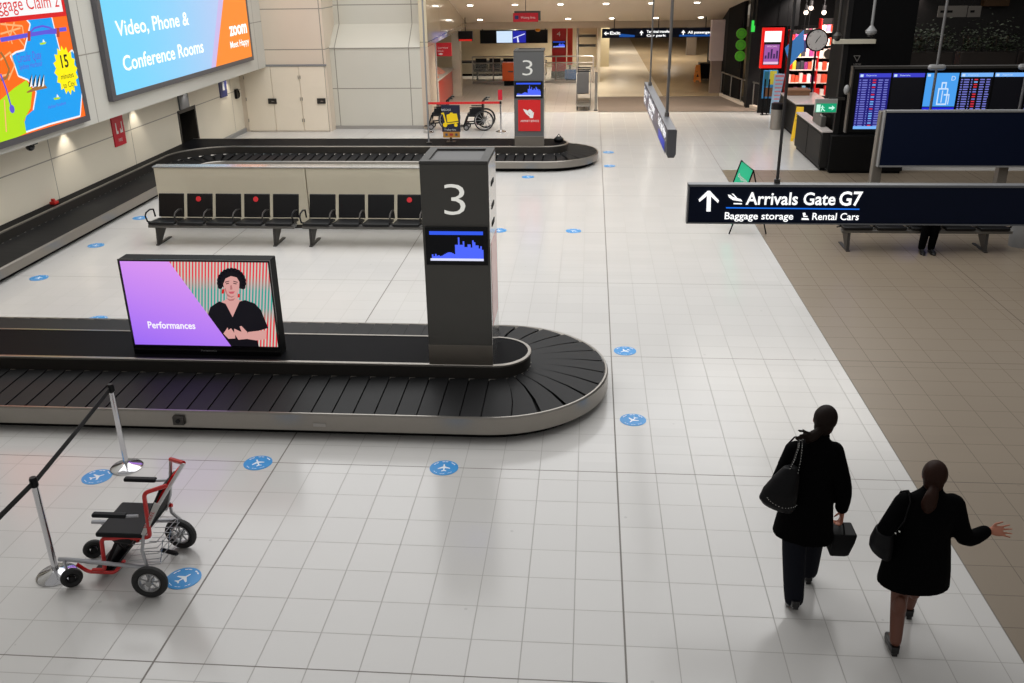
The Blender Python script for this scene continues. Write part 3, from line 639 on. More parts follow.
def seat_bench(label, x0, n, dots, pitch=.56, group=None, y0=16.28, legs=(0, 1), back=1):
    """n seats from x0 to the right; seats face the camera"""
    t = thing('beam_bench', label, 'bench', (x0+n*pitch/2, y0, 0), group)
    X1 = x0+n*pitch-.06
    MB().box(x0+.02, X1, y0-.05, y0+.05, .31, .38).build('beam', greyp, t, bevel=.006)
    for k, lx in enumerate((x0+.12, X1-.36) if n > 3 else (x0+.3, X1-.3)):
        l = MB(); l.extr([(lx-.025, y0-.24, .0), (lx-.025, y0-.16, .0), (lx-.025, y0+.26, .33), (lx-.025, y0-.2, .33)], (.05, 0, 0))
        l.box(lx-.03, lx+.03, y0-.27, y0+.3, 0, .02); l.build('leg', mat('leg_grey', (62, 60, 58), .45, .3), t)
    MB().box(x0-.02, X1+.04, y0-.24, y0-.2, .335, .385).build('front_rail', mat('rail_grey', (104, 102, 98), .4, .4), t, bevel=.004)
    for i in range(n):
        a = x0+i*pitch; b = a+.5
        MB().loft([[Vector((x, y, z)) for x, y, z in ((a, y0-.28, zz), (b, y0-.28, zz), (b, y0+.2, zz-.03), (a, y0+.2, zz-.03))] for zz in (.40, .45)]).build('seat', seatm, t, bevel=.015)
        bk_ = MB().loft([[Vector((x, y0+.2+s_*.14+o, z0_+s_*.42)) for x, o in ((a, 0), (b, 0), (b, .035), (a, .035))] for s_ in (0, .35, 1) for z0_ in (.43,)]).build('backrest', seatm, t, bevel=.012)
        if i in dots:
            MB().disc((a+.235, y0+.2+.105-.008, .43+.33), .05, (0, 1, -.33), .006, 20).build('distancing_sticker', mat('distancing_red', (214, 44, 52), .4), t)
    for i in range(n+1):
        a = x0+i*pitch-.045
        MB().tube([(a, y0+.16, .45), (a, y0+.12, .6), (a, y0-.02, .63), (a, y0-.18, .61), (a, y0-.23, .56), (a, y0-.18, .44), (a, y0, .38)], .016, 8).build('armrest', blackp if i in (0, n) else dsteel, t)
    return t
seat_bench('left bench of five black seats, red stickers on its second and fourth seatbacks', -8.19, 5, (1, 3))
seat_bench('right bench of black seats half hidden behind the near column numbered 3', -5.24, 5, (3,))
# ------------------------------------------------------------------ floor stickers
skb = mat('sticker_blue', (52, 146, 214), .35, 0, .05, 12); skw = mat('sticker_white', (230, 236, 242), .4)
plane2 = [(0, 1), (.1, .85), (.12, .35), (.85, -.12), (.85, -.32), (.12, -.1), (.08, -.6), (.36, -.82), (.36, -.96), (0, -.86), (-.36, -.96), (-.36, -.82), (-.08, -.6), (-.12, -.1), (-.85, -.32), (-.85, -.12), (-.12, .35), (-.1, .85)]
def sticker(px, py, ang, label, vis=1):
    p = at_z(px, py); t = thing('floor_sticker', label, 'sticker', (p.x, p.y, 0))
    MB().disc((p.x, p.y, .002), .15, Z3, .003, 36).build('disc', skb, t, smooth=False)
    ca, sa = math.cos(ang), math.sin(ang); q = MB()
    q.extr([(p.x+.075*(x*ca-y*sa), p.y+.075*(x*sa+y*ca), .0036) for x, y in plane2], (0, 0, .0006))
    def arc(a0, a1, r0, r1):
        n = 8
        for i in range(n):
            if i % 3 == 2: continue
            u0, u1 = a0+(a1-a0)*i/n, a0+(a1-a0)*(i+.8)/n
            q.poly([(p.x+r*math.cos(u), p.y+r*math.sin(u), .0042) for r, u in ((r0, u0), (r1, u0), (r1, u1), (r0, u1))])
    arc(PI*.85, PI*.15, .118, .13); arc(PI*1.2, PI*1.8, .116, .122)
    q.build('symbol', skw, t, smooth=False)
sticker(258, 463, .5, 'round blue floor sticker in front of the near carousel, right of the wheelchair handles')
sticker(444, 468, .1, 'round blue floor sticker in front of the rounded end of the near carousel')
sticker(633, 420, 2.6, 'round blue floor sticker beside the rounded end of the near carousel, the nearer of two')
sticker(625, 351, 2.2, 'round blue floor sticker beside the rounded end of the near carousel, the farther of two')
sticker(573.5, 231, 1.0, 'round blue floor sticker alone on open floor between the carousels, right of the column')
sticker(97, 477, -.9, 'round blue floor sticker beside the base of the farther chrome barrier post')
sticker(183.5, 578.5, -.6, 'round blue floor sticker beside the near rear wheel of the red wheelchair')
sticker(96, 245.5, .3, 'round blue floor sticker beside the left wall belt, middle of three')
sticker(39, 278, .3, 'round blue floor sticker beside the left wall belt, nearest of three')
sticker(140, 218, .3, 'round blue floor sticker by the left end of the seats and the wall belt')
sticker(608.5, 152.3, .3, 'round blue floor sticker right of the far carousel tip, the farther of two')
sticker(609.5, 166, .3, 'round blue floor sticker right of the far carousel tip, the nearer of two')
sticker(528, 177, .3, 'round blue floor sticker in front of the far carousel')
sticker(499, 230.5, .3, 'round blue floor sticker half hidden behind the near column')
sticker(97, 319.4, .3, 'round blue floor sticker mostly hidden behind the back edge of the near carousel')
# ------------------------------------------------------------------ barrier posts
def post(x, y, label, h, belt=None, name='barrier_post', cap=blackp, r=.165):
    t = thing(name, label, 'barrier post', (x, y, 0))
    MB().lathe([(0, 0), (r, 0), (r, .012), (r*.9, .026), (.06, .045), (.035, .06), (0, .06)], (x, y, 0), 36).build('base', chrome, t)
    MB().tube([(x, y, .05), (x, y, h-.09)], .028, 16).build('tube', chrome, t)
    MB().lathe([(0, h-.08), (.033, h-.08), (.033, h-.02), (.026, h), (0, h)], (x, y, 0), 16).build('cap', cap, t)
    return t
P1, P2 = at_z(57, 575), at_z(127, 467.5)
b1 = post(P1.x, P1.y, 'chrome barrier post standing in front of the red wheelchair', .98)
b2 = post(P2.x, P2.y, 'chrome barrier post standing behind the red wheelchair, near the carousel', .97)
def strap(pts, w, m, parent, name='belt'):
    q = MB(); rings = []
    for i, p in enumerate(pts):
        d = (Vector(pts[min(i+1, len(pts)-1)])-Vector(pts[max(i-1, 0)])).normalized(); n = Vector((-d.y, d.x, 0)).normalized()*.0025
        p = Vector(p); rings.append([p-n+Vector((0, 0, w/2)), p+n+Vector((0, 0, w/2)), p+n-Vector((0, 0, w/2)), p-n-Vector((0, 0, w/2))])
    return q.loft(rings).build(name, m, parent)
bm = mat('belt_webbing', (10, 10, 11), .7, 0, .2, 60)
strap([P2+Vector((0, -.03, .92)), (P1+P2)/2+Vector((0, 0, .92)), P1+Vector((0, .03, .93))], .05, bm, b2)
strap([P1+Vector((0, -.03, .93)), P1+Vector((.02, -.55, .93)), P1+Vector((.1, -2.2, .93))], .05, bm, b1)
# ------------------------------------------------------------------ hanging signs
lit = glow('sign_letters', (255, 255, 255), 1.15); litb = glow('sign_blue_rule', (20, 110, 230), 1.1)
AY = 8.5
A = at_y(688.5, 184.6, AY); B = at_y(686, 223.5, AY); ax0 = (A.x+B.x)/2; az1, az0 = A.z, B.z
asg = thing('hanging_sign', 'dark navy hanging sign reading Arrivals Gate G7, Baggage storage, Rental Cars', 'sign', (ax0+2, AY, az0))
MB().box(ax0+.012, 5.3, AY, AY+.08, az0+.015, az1-.015).build('panel', navy, asg)
q = MB(); q.box(ax0, 5.3, AY-.01, AY+.09, az1-.018, az1+.004).box(ax0, 5.3, AY-.01, AY+.09, az0, az0+.014).box(ax0, ax0+.014, AY-.01, AY+.09, az0, az1); q.build('frame', mat('sign_frame_grey', (110, 112, 116), .35, .6), asg, bevel=.003)
for x in (at_y(777, 183, AY+.07).x, 4.75): MB().tube([(x, AY+.07, az1), (x, AY+.07, 8.2)], .014, 10).tube([(x, AY+.07, az1), (x, AY+.07, az1+.04)], .028, 10).build('hanging_rod', mat('dark_rod', (70, 68, 68), .4, .6), asg)
def ap(px, py): p = at_y(px, py, AY-.014); return p
q = MB(); q.m = 0
def tline(s, a, b, cap_px, bold=.012, shear=0):
    pa, pb_ = ap(*a), ap(*b); z = (pa.z+pb_.z)/2; h = ap(a[0], a[1]-cap_px).z-pa.z
    q.txt(s, (pa.x, pa.y, z), X3, Z3, h, w=pb_.x-pa.x, bold=bold, shear=shear)
tline('Arrivals Gate', (745.5, 204.3), (835, 205), 12, .018); tline('G7', (838.5, 205.2), (861.5, 205.4), 13.5, .02)
tline('Baggage storage', (724.5, 219), (793, 219.6), 6.8, .014); tline('Rental Cars', (812, 219.8), (858.5, 220), 6.8, .014)
def ashape(pts): q.poly([ap(*p) for p in pts][::-1])
ashape([(698.5, 199.5), (707.5, 190.8), (710, 190.8), (719, 200.5), (718, 203), (711, 196.5), (710.6, 211.5), (706.4, 211.5), (706.9, 196), (699.5, 202)])
ashape([(727.8, 194.5), (730.5, 195), (733, 197), (741, 199.2), (742.5, 201.6), (733, 200.2), (729, 197.5)]); ashape([(731.5, 193.6), (733.5, 193.8), (737.5, 198.2), (735.5, 197.6)]); ashape([(733.5, 203), (742, 203.2), (742, 204.4), (733.5, 204.2)])
ashape([(802.6, 213), (805, 212.6), (806, 214.5), (804, 215.5), (807.6, 216), (807.6, 217), (803.4, 217)]); ashape([(801.8, 218), (808.4, 218.2), (809, 220), (801.4, 219.8)]); 
q.m = 1; ashape([(726, 207.2), (859.5, 208.6), (859.5, 209.8), (726, 208.4)])
q.build('lettering', [lit, litb], asg, smooth=False)
# blade sign pointing along the hall
ZB = 3.05
L0, L1 = at_z(644.5, 82, ZB), at_z(667.5, 129.5, ZB); R0, R1 = at_z(647.5, 81, ZB), at_z(675, 127.5, ZB)
dirb = (L1-L0).normalized(); nb_ = Vector((-dirb.y, dirb.x, 0)); nb_ = nb_ if nb_.x < 0 else -nb_
hgt = ZB-at_y(669, 158, L1.y).z
bl_ = thing('hanging_sign', 'grey framed blade sign hanging on two rods, seen end on', 'sign', tuple((L0+L1)/2-Vector((0, 0, hgt))))
thk = .11
prof = [(0, 0), (0, -hgt+.04), (.02, -hgt), (thk-.02, -hgt), (thk, -hgt+.04), (thk, -.015), (thk-.012, 0)]
MB().loft([[L+(-nb_)*a+Vector((0, 0, b)) for a, b in prof] for L in (L0, L1)]).build('frame', mat('sign_grey', (112, 112, 116), .35, .4), bl_, bevel=.004)
q = MB()
def bp_(u, v, l=0): return L1.lerp(L0, u)+Vector((0, 0, -hgt*v))+nb_*(.004+l*.004)
q.m = 0; q.poly([bp_(.02, .94), bp_(.98, .94), bp_(.98, .06), bp_(.02, .06)][::-1])
rt = (L1-L0).normalized()
q.m = 1
q.txt('Gates 1-10', bp_(.96, .42, 1), rt, Z3, .1, w=.7, bold=.02); q.txt('Terminal transfer', bp_(.72, .42, 1), rt, Z3, .12, w=1.2, bold=.02); q.txt('Taxis Trains Parking', bp_(.3, .42, 1), rt, Z3, .12, w=1.2, bold=.02)
q.txt('Exit', bp_(.96, .8, 1), rt, Z3, .09, w=.4, bold=.02); q.txt('Rental Cars', bp_(.72, .8, 1), rt, Z3, .1, w=.9, bold=.02)
q.m = 2; q.poly([bp_(.27, .9, .5), bp_(.06, .9, .5), bp_(.06, .55, .5), bp_(.27, .55, .5)])
q.build('face', [mat('sign_slate', (84, 88, 108), .3), lit, glow('sign_panel_blue', (40, 60, 190), .8)], bl_, smooth=False)
for (px, py) in ((650, 85.4), (666.8, 116.3)):
    p = at_z(px, py, ZB); MB().tube([p, p+Vector((0, 0, 5))], .013 if px < 660 else .019, 10).tube([p, p+Vector((0, 0, .05))], .03, 10).build('hanging_rod', mat('grey_rod', (130, 128, 126), .35, .6), bl_)
# navy sign on two posts, seen from behind
NY = 17.8
n0, n1, n2 = at_y(889, 112.5, NY), at_y(883, 165.5, NY), at_y(1000, 166, NY)
ns = thing('standing_sign', 'wide navy sign panel on two grey posts, below the flight screens', 'sign', (7, NY+.1, 0))
MB().box(n0.x-.05, 9.6, NY, NY+.1, n1.z, n0.z).build('panel', navy, ns)
MB().box(n0.x-.06, 9.6, NY-.012, NY+.11, n0.z, n0.z+.035).box(n0.x-.06, 9.6, NY-.012, NY+.11, n1.z-.03, n1.z).box(n0.x-.075, n0.x-.05, NY-.012, NY+.11, n1.z-.03, n0.z+.035).build('frame', greyp, ns)
for px in (878, 1005):
    x = at_y(px, 165, NY+.1).x; MB().loft([[Vector((x+a*w, NY+.2+b*w, z)) for a, b in ((-1, -1), (1, -1), (1, 1), (-1, 1))] for z, w in ((0, .1), (n0.z, .075))]).box(x-.2, x+.2, NY+.0, NY+.4, 0, .02).build('post', mat('warm_grey_metal', (112, 106, 98), .45, .2), ns, bevel=.01)
# ------------------------------------------------------------------ red transit wheelchair
redp = mat('red_tubing', (200, 22, 20), .3, .2, .05, coat=.5); alu = mat('aluminium', (176, 176, 180), .3, .85, .04)
fabric = mat('black_upholstery', (15, 16, 19), .6, 0, .15, 30, spec=.25); tyre = mat('grey_black_tyre', (34, 34, 34), .7, 0, .1, 20)
wc = thing('wheelchair', 'empty red framed wheelchair with black seat standing by the chrome barrier post', 'wheelchair', (-3.95, 6.38, 0))
def wheel(c, R, w, yaw, parent, spokes=6, tyr=tyre, hub=alu, name='wheel'):
    a = Vector((-math.sin(yaw), math.cos(yaw), 0)); c = Vector(c)
    o = MB().torus(c, R-w*.55, w*.55, a, 36, 10, ry=w*.6).build(name, tyr, parent)
    q = MB().torus(c, R-w*1.15, .008, a, 30, 6, ry=w*.42); u, v = frame_of(a)
    for k in range(spokes):
        t = 2*PI*k/spokes; e = u*math.cos(t)+v*math.sin(t); q.tube([c+e*.02, c+e*(R-w*1.15)], [(.012, .006), (.009, .006)], 6)
    q.disc(c, .026, a, w*1.3, 16); q.build('rim', hub, o); return o
Yn, Yf = 6.14, 6.64
for i, (x, y) in enumerate(((-3.57, 5.97), (-3.6, 6.62+.04))):
    wheel((x, y, .15), .15, .055, .12 if i == 0 else -.1, wc, 7, hub=mat('pale_grey_hub', (150, 150, 150), .4, .3), name='rear_wheel')
for x, y in ((-4.31, 6.06), (-4.33, 6.47)): wheel((x, y, .09), .09, .045, .6, wc, 3, hub=blackp, name='front_caster')
def tb(name, pts, r, m, par=wc, n=8): return MB().tube(pts, r, n).build(name, m, par)
def bend(pts, k=.04):
    P = [Vector(p) for p in pts]; out = [P[0]]
    for i in range(1, len(P)-1):
        a, b, c = P[i-1], P[i], P[i+1]; d0, d1 = (a-b), (c-b); e = min(k, d0.length/2, d1.length/2)
        s, f = b+d0.normalized()*e, b+d1.normalized()*e
        for t in (0, .25, .5, .75, 1): out.append((1-t)**2*s+2*t*(1-t)*b+t*t*f)
    return out+[P[-1]]
for y, s in ((Yn, 1), (Yf, -1)):
    tb('side_frame', bend([(-4.17, y+.02*s, .10), (-4.05, y, .12), (-4.02, y, .44), (-3.59, y, .47), (-3.57, y, .9), (-3.38, y+.03*s, .96)] if s > 0 else [(-4.17, y, .10), (-4.05, y, .12), (-4.02, y, .44), (-3.62, y, .46)]), .018, redp)
    tb('base_rail', bend([(-4.42, y-.03*s, .235), (-4.3, y-.03*s, .235), (-3.62, y-.1*s, .24)]), .018, alu)
    tb('caster_fork', [(-4.36, y-.05*s, .24), (-4.345, y-.07*s, .18), (-4.33, y-.08*s, .1)], .012, alu)
    tb('push_cane', [(-3.68, y+.01*s, .42), (-3.61, y+.02*s, .58), (-3.26, 6.28, 1.11) if s > 0 else (-3.44, 6.42, 1.06)], .015, mat('satin_cane', (206, 206, 208), .35, .4))
    tb('rear_strut', [(-3.64, y, .5), (-3.66, y-.04*s, .36), (-3.58, y-.13*s, .16)], .015, alu)
    tb('lower_tube', bend([(-4.3, y+.01*s, .16), (-4.22, y+.02*s, .08), (-3.98, y+.02*s, .08), (-3.88, y+.03*s, .2)]), .016, redp)
    ay = y-.03*s
    MB().box(-4.03, -3.74, ay-.028, ay+.028, .68, .715).build('armrest', fabric, wc, bevel=.012)
    tb('arm_bracket', [(-3.76, ay, .69), (-3.64, ay, .7)], .013, alu)
MB().loft([[Vector(p) for p in ((-4.06, Yn-.02, z), (-3.64, Yn-.02, z), (-3.64, Yf-.03, z), (-4.06, Yf-.03, z))] for z in (.46, .505)]).build('seat', fabric, wc, bevel=.018)
MB().loft([[Vector((x+dx, y, z)) for dx, y in ((0, Yn+.04+k), (.02, Yn+.04+k), (.02, Yf-.04-k), (0, Yf-.04-k))] for x, z, k in ((-3.66, .5, 0), (-3.58, .7, .03), (-3.49, .88, .07))]).build('backrest', fabric, wc)
MB().loft([[Vector((x+dx, y, z)) for dx, y in ((0, Yn+.05+k), (.025, Yn+.05+k), (.025, Yf-.05-k), (0, Yf-.05-k))] for x, z, k in ((-3.55, .74, .05), (-3.4, .97, .12))]).build('back_pocket', mat('red_fabric', (186, 16, 16), .7, 0, .1, 20, spec=.2), wc)
tb('push_handle', [(-3.26, 6.28, 1.11), (-3.44, 6.42, 1.06)], .019, redp)
p_ = MB().loft([[Vector((x, y, z)) for x, z in ((-3.66, .5), (-3.62, .5), (-3.44, .8), (-3.49, .82))] for y in (Yn-.012, Yn-.008)]).build('side_plate', mat('white_plate', (196, 192, 190), .4), wc)
MB().txt('WHEEL', (-3.6, Yn-.016, .56), Vector((.5, 0, .86)), Vector((-.86, 0, .5)), .03, w=.2).build('side_lettering', mat('letter_red', (180, 30, 30), .4), p_, smooth=False)
q = MB()
for k in range(5):
    z = .14+.055*k; q.tube([(-3.86+.02*k, Yn+.04, z), (-3.58, Yn+.06, z+.02), (-3.55, Yf-.06, z+.02), (-3.84+.02*k, Yf-.04, z)], .004, 5)
for y in (Yn+.1, (Yn+Yf)/2, Yf-.1): q.tube([(-3.84, y, .14), (-3.6, y, .15), (-3.54, y, .38)], .004, 5)
q.build('wire_basket', alu, wc)
MB().box(-4.02, -3.99, Yn+.05, Yf-.08, .06, .4, Matrix.Rotation(.5, 3, 'Y')).build('leg_panel', fabric, wc)
MB().box(-4.18, -4.0, Yn+.04, Yf-.04, .07, .09, Matrix.Rotation(-.15, 3, 'Y')).build('footplate', blackp, wc)
MB().torus((-3.86, Yn+.06, .36), .055, .008, (0, 1, 0), 20, 6).disc((-3.86, Yn+.06, .36), .03, (0, 1, 0), .03).build('brake_drum', blackp, wc)
MB().tube([(-3.9, Yn+.02, .43), (-3.78, Yn, .43)], .035, 10, round_end=True).build('hinge_cover', blackp, wc)
MB().tube([(-3.62, Yn+.2, .2), (-3.5, Yn+.2, .17)], .02, 8, round_end=True).build('brake_pedal', blackp, wc)
# ------------------------------------------------------------------ people
skin = mat('skin', (176, 112, 88), .5, 0, .05, 8); skin_leg = mat('stockinged_skin', (100, 58, 42), .5, 0, .05, 8)
coatm = mat('black_wool', (4, 4, 5), .9, 0, .2, 40, spec=.06); troum = mat('dark_navy_cloth', (17, 19, 27), .85, 0, .15, 40, spec=.15)
bagm = mat('black_leather', (6, 6, 9), .55, 0, .15, 20, spec=.2); shoem = mat('black_shoe_leather', (14, 13, 14), .3)
hair1 = mat('dark_brown_hair', (24, 14, 9), .6, 0, .35, 30, streak=(8, 8, 1), spec=.15); hair2 = mat('brown_hair', (40, 20, 12), .55, 0, .35, 30, streak=(8, 8, 1), spec=.15)
def hand(q, wrist, d, palm_n, side, ln=.17, curl=.5, r=.0085, spread=2.5):
    """palm and five fingers; d = pointing direction, palm_n = palm normal, side = towards the thumb"""
    w = Vector(wrist); d = Vector(d).normalized(); n = Vector(palm_n); n = (n-d*n.dot(d)).normalized(); t = d.cross(n).normalized()
    if t.dot(Vector(side)) < 0: t = -t
    pl_ = ln*.52; rings = []
    for f, hw, th in ((-.12, .026, .02), (0, .027, .019), (.35, .036, .016), (.75, .04, .014), (1, .036, .011)):
        c = w+d*pl_*f; rings.append([c+t*hw*math.cos(a)+n*th*math.sin(a) for a in [2*PI*j/12 for j in range(12)]])
    q.loft(rings)
    for k, (off, L) in enumerate(((.029, .88), (.010, 1.0), (-.010, .93), (-.028, .74))):
        p = w+d*pl_*.92+t*off; dd = (d+t*off*spread).normalized(); pts = [p-d*.015]; seg = ln*.48*L/3; a = 0
        for j in range(3):
            a += curl*(.55+.35*j); e = dd*math.cos(a)+n*math.sin(a); pts.append(pts[-1]+e*seg+(d*.015 if j == 0 else Vector()))
        q.tube(pts, [r, r*.98, r*.9, r*.75], 8, round_end=True)
    p = w+d*pl_*.25+t*.026; e1 = (d*.7+t*.75+n*.25).normalized(); e2 = (d*.95+t*.25+n*(.3+curl*.5)).normalized()
    q.tube([p-e1*.01, p+e1*.035, p+e1*.035+e2*.03, p+e1*.035+e2*.052], [r*1.35, r*1.2, r*1.0, r*.8], 8, round_end=True)
def head(q, c, R, s=1):
    """skull, jaw, nose, ears, lips; face towards local +Y"""
    c = Vector(c); g = lambda v: c+R@Vector(v)*s
    q.ball(c, (.074*s, .092*s, .105*s), 18, 12, R); q.ball(g((0, .022, -.05)), (.056*s, .066*s, .07*s), 16, 10, R)
    q.ball(g((0, .078, -.1)), (.024*s, .02*s, .018*s), 10, 8, R)
    q.tube([g((0, .088, .012)), g((0, .104, -.018)), g((0, .112, -.034))], [.008*s, .011*s, .014*s], 8, round_end=True)
    for k in (-1, 1):
        q.ball(g((k*.076, -.005, -.012)), (.009*s, .02*s, .032*s), 8, 8, R); q.ball(g((k*.03, .082, .022)), (.02*s, .012*s, .008*s), 8, 6, R); q.ball(g((k*.04, .066, -.03)), (.022*s, .02*s, .02*s), 8, 8, R)
    q.tube([g((-.022, .086, -.066)), g((0, .096, -.064)), g((.022, .086, -.066))], .006*s, 8, round_end=True)
def face_parts(t, c, R, s, hairm):
    c = Vector(c); g = lambda v: c+R@Vector(v)*s
    for k in (-1, 1):
        e = MB().ball(g((k*.03, .079, .004)), .012*s, 10, 8).build('eye', mat('eye_white', (230, 228, 224), .2), t); MB().ball(g((k*.03, .0905, .004)), .0045*s, 8, 6).build('iris', mat('dark_iris', (40, 26, 18), .2), e)
    MB().tube([g((-.022, .092, -.066)), g((0, .102, -.064)), g((.022, .092, -.066))], [.004*s, .006*s, .004*s], 8, round_end=True).build('lips', mat('lips', (150, 70, 66), .4), t)
def rot(rz=0, ry=0, rx=0): return Matrix.Rotation(rz, 3, 'Z')@Matrix.Rotation(ry, 3, 'Y')@Matrix.Rotation(rx, 3, 'X')
def ring(cx, cy, z, rx, ry, n=24, tilt=0, sq=2.0):
    out = []
    for j in range(n):
        a = 2*PI*j/n; ca, sa = math.cos(a), math.sin(a); k = 1/((abs(ca)**sq+abs(sa)**sq)**(1/sq)); out.append(Vector((cx+rx*ca*k, cy+ry*sa*k, z+tilt*ca*rx)))
    return out
def shoe(t, heel, d, L=.24, heel_h=.03, up=0):
    """low pump; heel = rear end on the ground, d = pointing direction, up = raised heel"""
    h = Vector(heel); d = Vector(d).normalized(); s = Vector((-d.y, d.x, 0)); q = MB(); rings = []
    for f, w, zt, zb in ((0, .024, .075, heel_h), (.12, .032, .08, heel_h), (.35, .033, .06, heel_h*.8), (.6, .04, .055, 0), (.82, .037, .042, 0), (.95, .024, .03, .004), (1, .01, .02, .008)):
        z_up = up*max(0, 1-f/.65); c = h+d*L*f; w *= 1.12
        rings.append([c+s*w*a+Vector((0, 0, z_up+(zt if b > 0 else zb))) for a, b in ((-1, -1), (1, -1), (1, .2), (.6, 1), (-.6, 1), (-1, .2))])
    q.loft(rings); q.box(h.x-.02, h.x+.02, h.y-.005, h.y+.035, up, heel_h+up+.005)
    return q.build('shoe', shoem, t, bevel=.004)
# woman in dark trousers, on the left
w1 = thing('person', 'woman in long black jacket and dark trousers walking away with two black bags', 'person', (1.79, 6.4, 0))
q = MB(); Rh = rot(-.12, .14, .1); hc = (1.845, 6.43, 1.575)
head(q, hc, Rh, 1.0)
q.tube([(1.8, 6.39, 1.3), (1.825, 6.4, 1.42), (1.84, 6.41, 1.52)], [.06, .05, .052], 14)
q.loft([ring(1.785, 6.38, .8, .15, .1), ring(1.785, 6.38, .92, .16, .105), ring(1.785, 6.38, 1.05, .125, .09), ring(1.785, 6.385, 1.2, .155, .1), ring(1.79, 6.385, 1.3, .17, .09), ring(1.795, 6.385, 1.37, .09, .06)])
q.chain([(1.94, 6.385, 1.32), (2.03, 6.34, 1.03), (2.06, 6.4, .80), (2.07, 6.415, .755)], [.05, .04, .03, .024], 12)
q.chain([(1.62, 6.385, 1.32), (1.52, 6.34, 1.04), (1.56, 6.52, .88), (1.575, 6.56, .86)], [.05, .04, .03, .024], 12)
hand(q, (2.072, 6.418, .75), (0.05, .05, -1), (-1, 0, 0), (0, 1, 0), .165, .75)
hand(q, (1.578, 6.565, .858), (.35, .9, -.1), (.4, 0, -1), (1, 0, .3), .165, .6)
q.chain([(1.71, 6.38, .84), (1.70, 6.31, .47), (1.695, 6.10, .15)], [.08, .055, .038], 12)
q.chain([(1.86, 6.39, .84), (1.885, 6.5, .48), (1.9, 6.54, .1)], [.08, .055, .038], 12)
q.tube([(1.695, 6.10, .15), (1.7, 6.14, .09), (1.7, 6.22, .04)], [.03, .022, .018], 10, round_end=True)
q.tube([(1.9, 6.53, .09), (1.905, 6.6, .05), (1.91, 6.69, .035)], [.03, .022, .018], 10, round_end=True)
bb_ = blob(q, .0058, 3, .5)
for i, f in enumerate(bb_.f):
    if max(bb_.v[k].z for k in f) < .5: bb_.mi[i] = 1
bb_.build('body', [skin, mat('dark_stocking', (16, 15, 18), .7)], w1, ang=3)
face_parts(w1, hc, Rh, 1.0, hair1)
q = MB()
q.loft([ring(1.785, 6.38, .7, .15, .11), ring(1.785, 6.385, .92, .165, .115)])
q.chain([(1.70, 6.37, .84), (1.70, 6.29, .47), (1.695, 6.10, .13)], [(.105, .11), (.09, .096), (.066, .076)], 16)
q.chain([(1.875, 6.4, .84), (1.89, 6.49, .48), (1.9, 6.53, .09)], [(.105, .11), (.09, .096), (.07, .08)], 16)
blob(q, .011, 5).build('trousers', troum, w1, ang=3)
shoe(w1, (1.695, 6.02, 0), (.03, 1, 0), .24, .02, .09); shoe(w1, (1.9, 6.47, 0), (.05, 1, 0), .25, .03)
q = MB()
q.loft([ring(1.775, 6.375, .545, .245, .165, tilt=-.12), ring(1.775, 6.375, .7, .225, .16, tilt=-.05), ring(1.78, 6.38, .95, .19, .145), ring(1.78, 6.38, 1.08, .172, .13), ring(1.785, 6.385, 1.22, .195, .135, sq=2.4), ring(1.79, 6.385, 1.32, .205, .115, sq=2.4), ring(1.8, 6.39, 1.385, .13, .085), ring(1.815, 6.395, 1.43, .075, .066), ring(1.825, 6.4, 1.475, .066, .062)])
q.chain([(1.935, 6.385, 1.315), (2.03, 6.34, 1.03), (2.06, 6.4, .80)], [(.075, .08), (.062, .066), (.048, .052)], 14)
q.chain([(1.635, 6.385, 1.315), (1.525, 6.34, 1.04), (1.56, 6.52, .89)], [(.075, .08), (.062, .066), (.048, .052)], 14)
q.ball((1.935, 6.385, 1.325), .075); q.ball((1.65, 6.385, 1.325), .075)
blob(q, .011, 5).build('jacket', coatm, w1, ang=3)
q = MB(); g = lambda v: Vector(hc)+Rh@Vector(v)
q.ball(g((0, -.018, .022)), (.09, .098, .108), 18, 12, Rh); q.ball(g((0, -.045, -.035)), (.074, .065, .085), 16, 10, Rh)
q.chain([g((-.03, -.1, -.05)), g((-.065, -.13, -.075)), g((-.085, -.13, -.11)), g((-.1, -.12, -.15))], [.03, .042, .036, .02], 10)
for k in range(9): a = random.uniform(-1.2, 1.2); q.chain([g((-.07, -.13, -.08)), g((-.115-.01*k % 3, -.13+.02*math.sin(k*2), -.075+.06*math.sin(a))), g((-.15-.006*(k % 4), -.12, -.085+.09*math.sin(a)))], [.012, .008, .005], 6, 3)
hb = blob(q, .006, 3)
# leave the face free: hair vertices in front of the ears move back inside the skull
for v in hb.v:
    l = Rh.inverted()@(v-Vector(hc))
    if l.y > .03 and l.z < .05: v -= Rh@Vector((0, (l.y-.03)*1.0, 0))
hb.build('hair', hair1, w1, ang=3)
# her shoulder bag and handbag are things of their own
sbag = thing('shoulder_bag', 'slouchy black leather bag with studded strap on the left woman\'s shoulder', 'bag', (1.5, 6.2, .82))
q = MB()
q.loft([ring(1.51, 6.22, .90, .115, .06, 20, -.35), ring(1.505, 6.21, .95, .145, .08, 20, -.3), ring(1.52, 6.21, 1.06, .135, .085, 20, -.1), ring(1.555, 6.22, 1.18, .10, .065, 20, .05), ring(1.585, 6.235, 1.26, .055, .04, 20)])
blob(q, .009, 4).build('body', bagm, sbag, ang=3)
stp = [(1.565, 6.21, 1.24), (1.6, 6.225, 1.33), (1.63, 6.26, 1.42), (1.655, 6.36, 1.44), (1.64, 6.44, 1.41), (1.6, 6.5, 1.3), (1.55, 6.48, 1.15), (1.54, 6.28, 1.12)]
stp2 = [(1.63, 6.21, 1.2), (1.645, 6.22, 1.32), (1.655, 6.26, 1.42), (1.675, 6.36, 1.44)]
MB().tube(stp, [(.012, .006)]*len(stp), 8).tube(stp2, [(.01, .005)]*4, 8).build('strap', bagm, sbag)
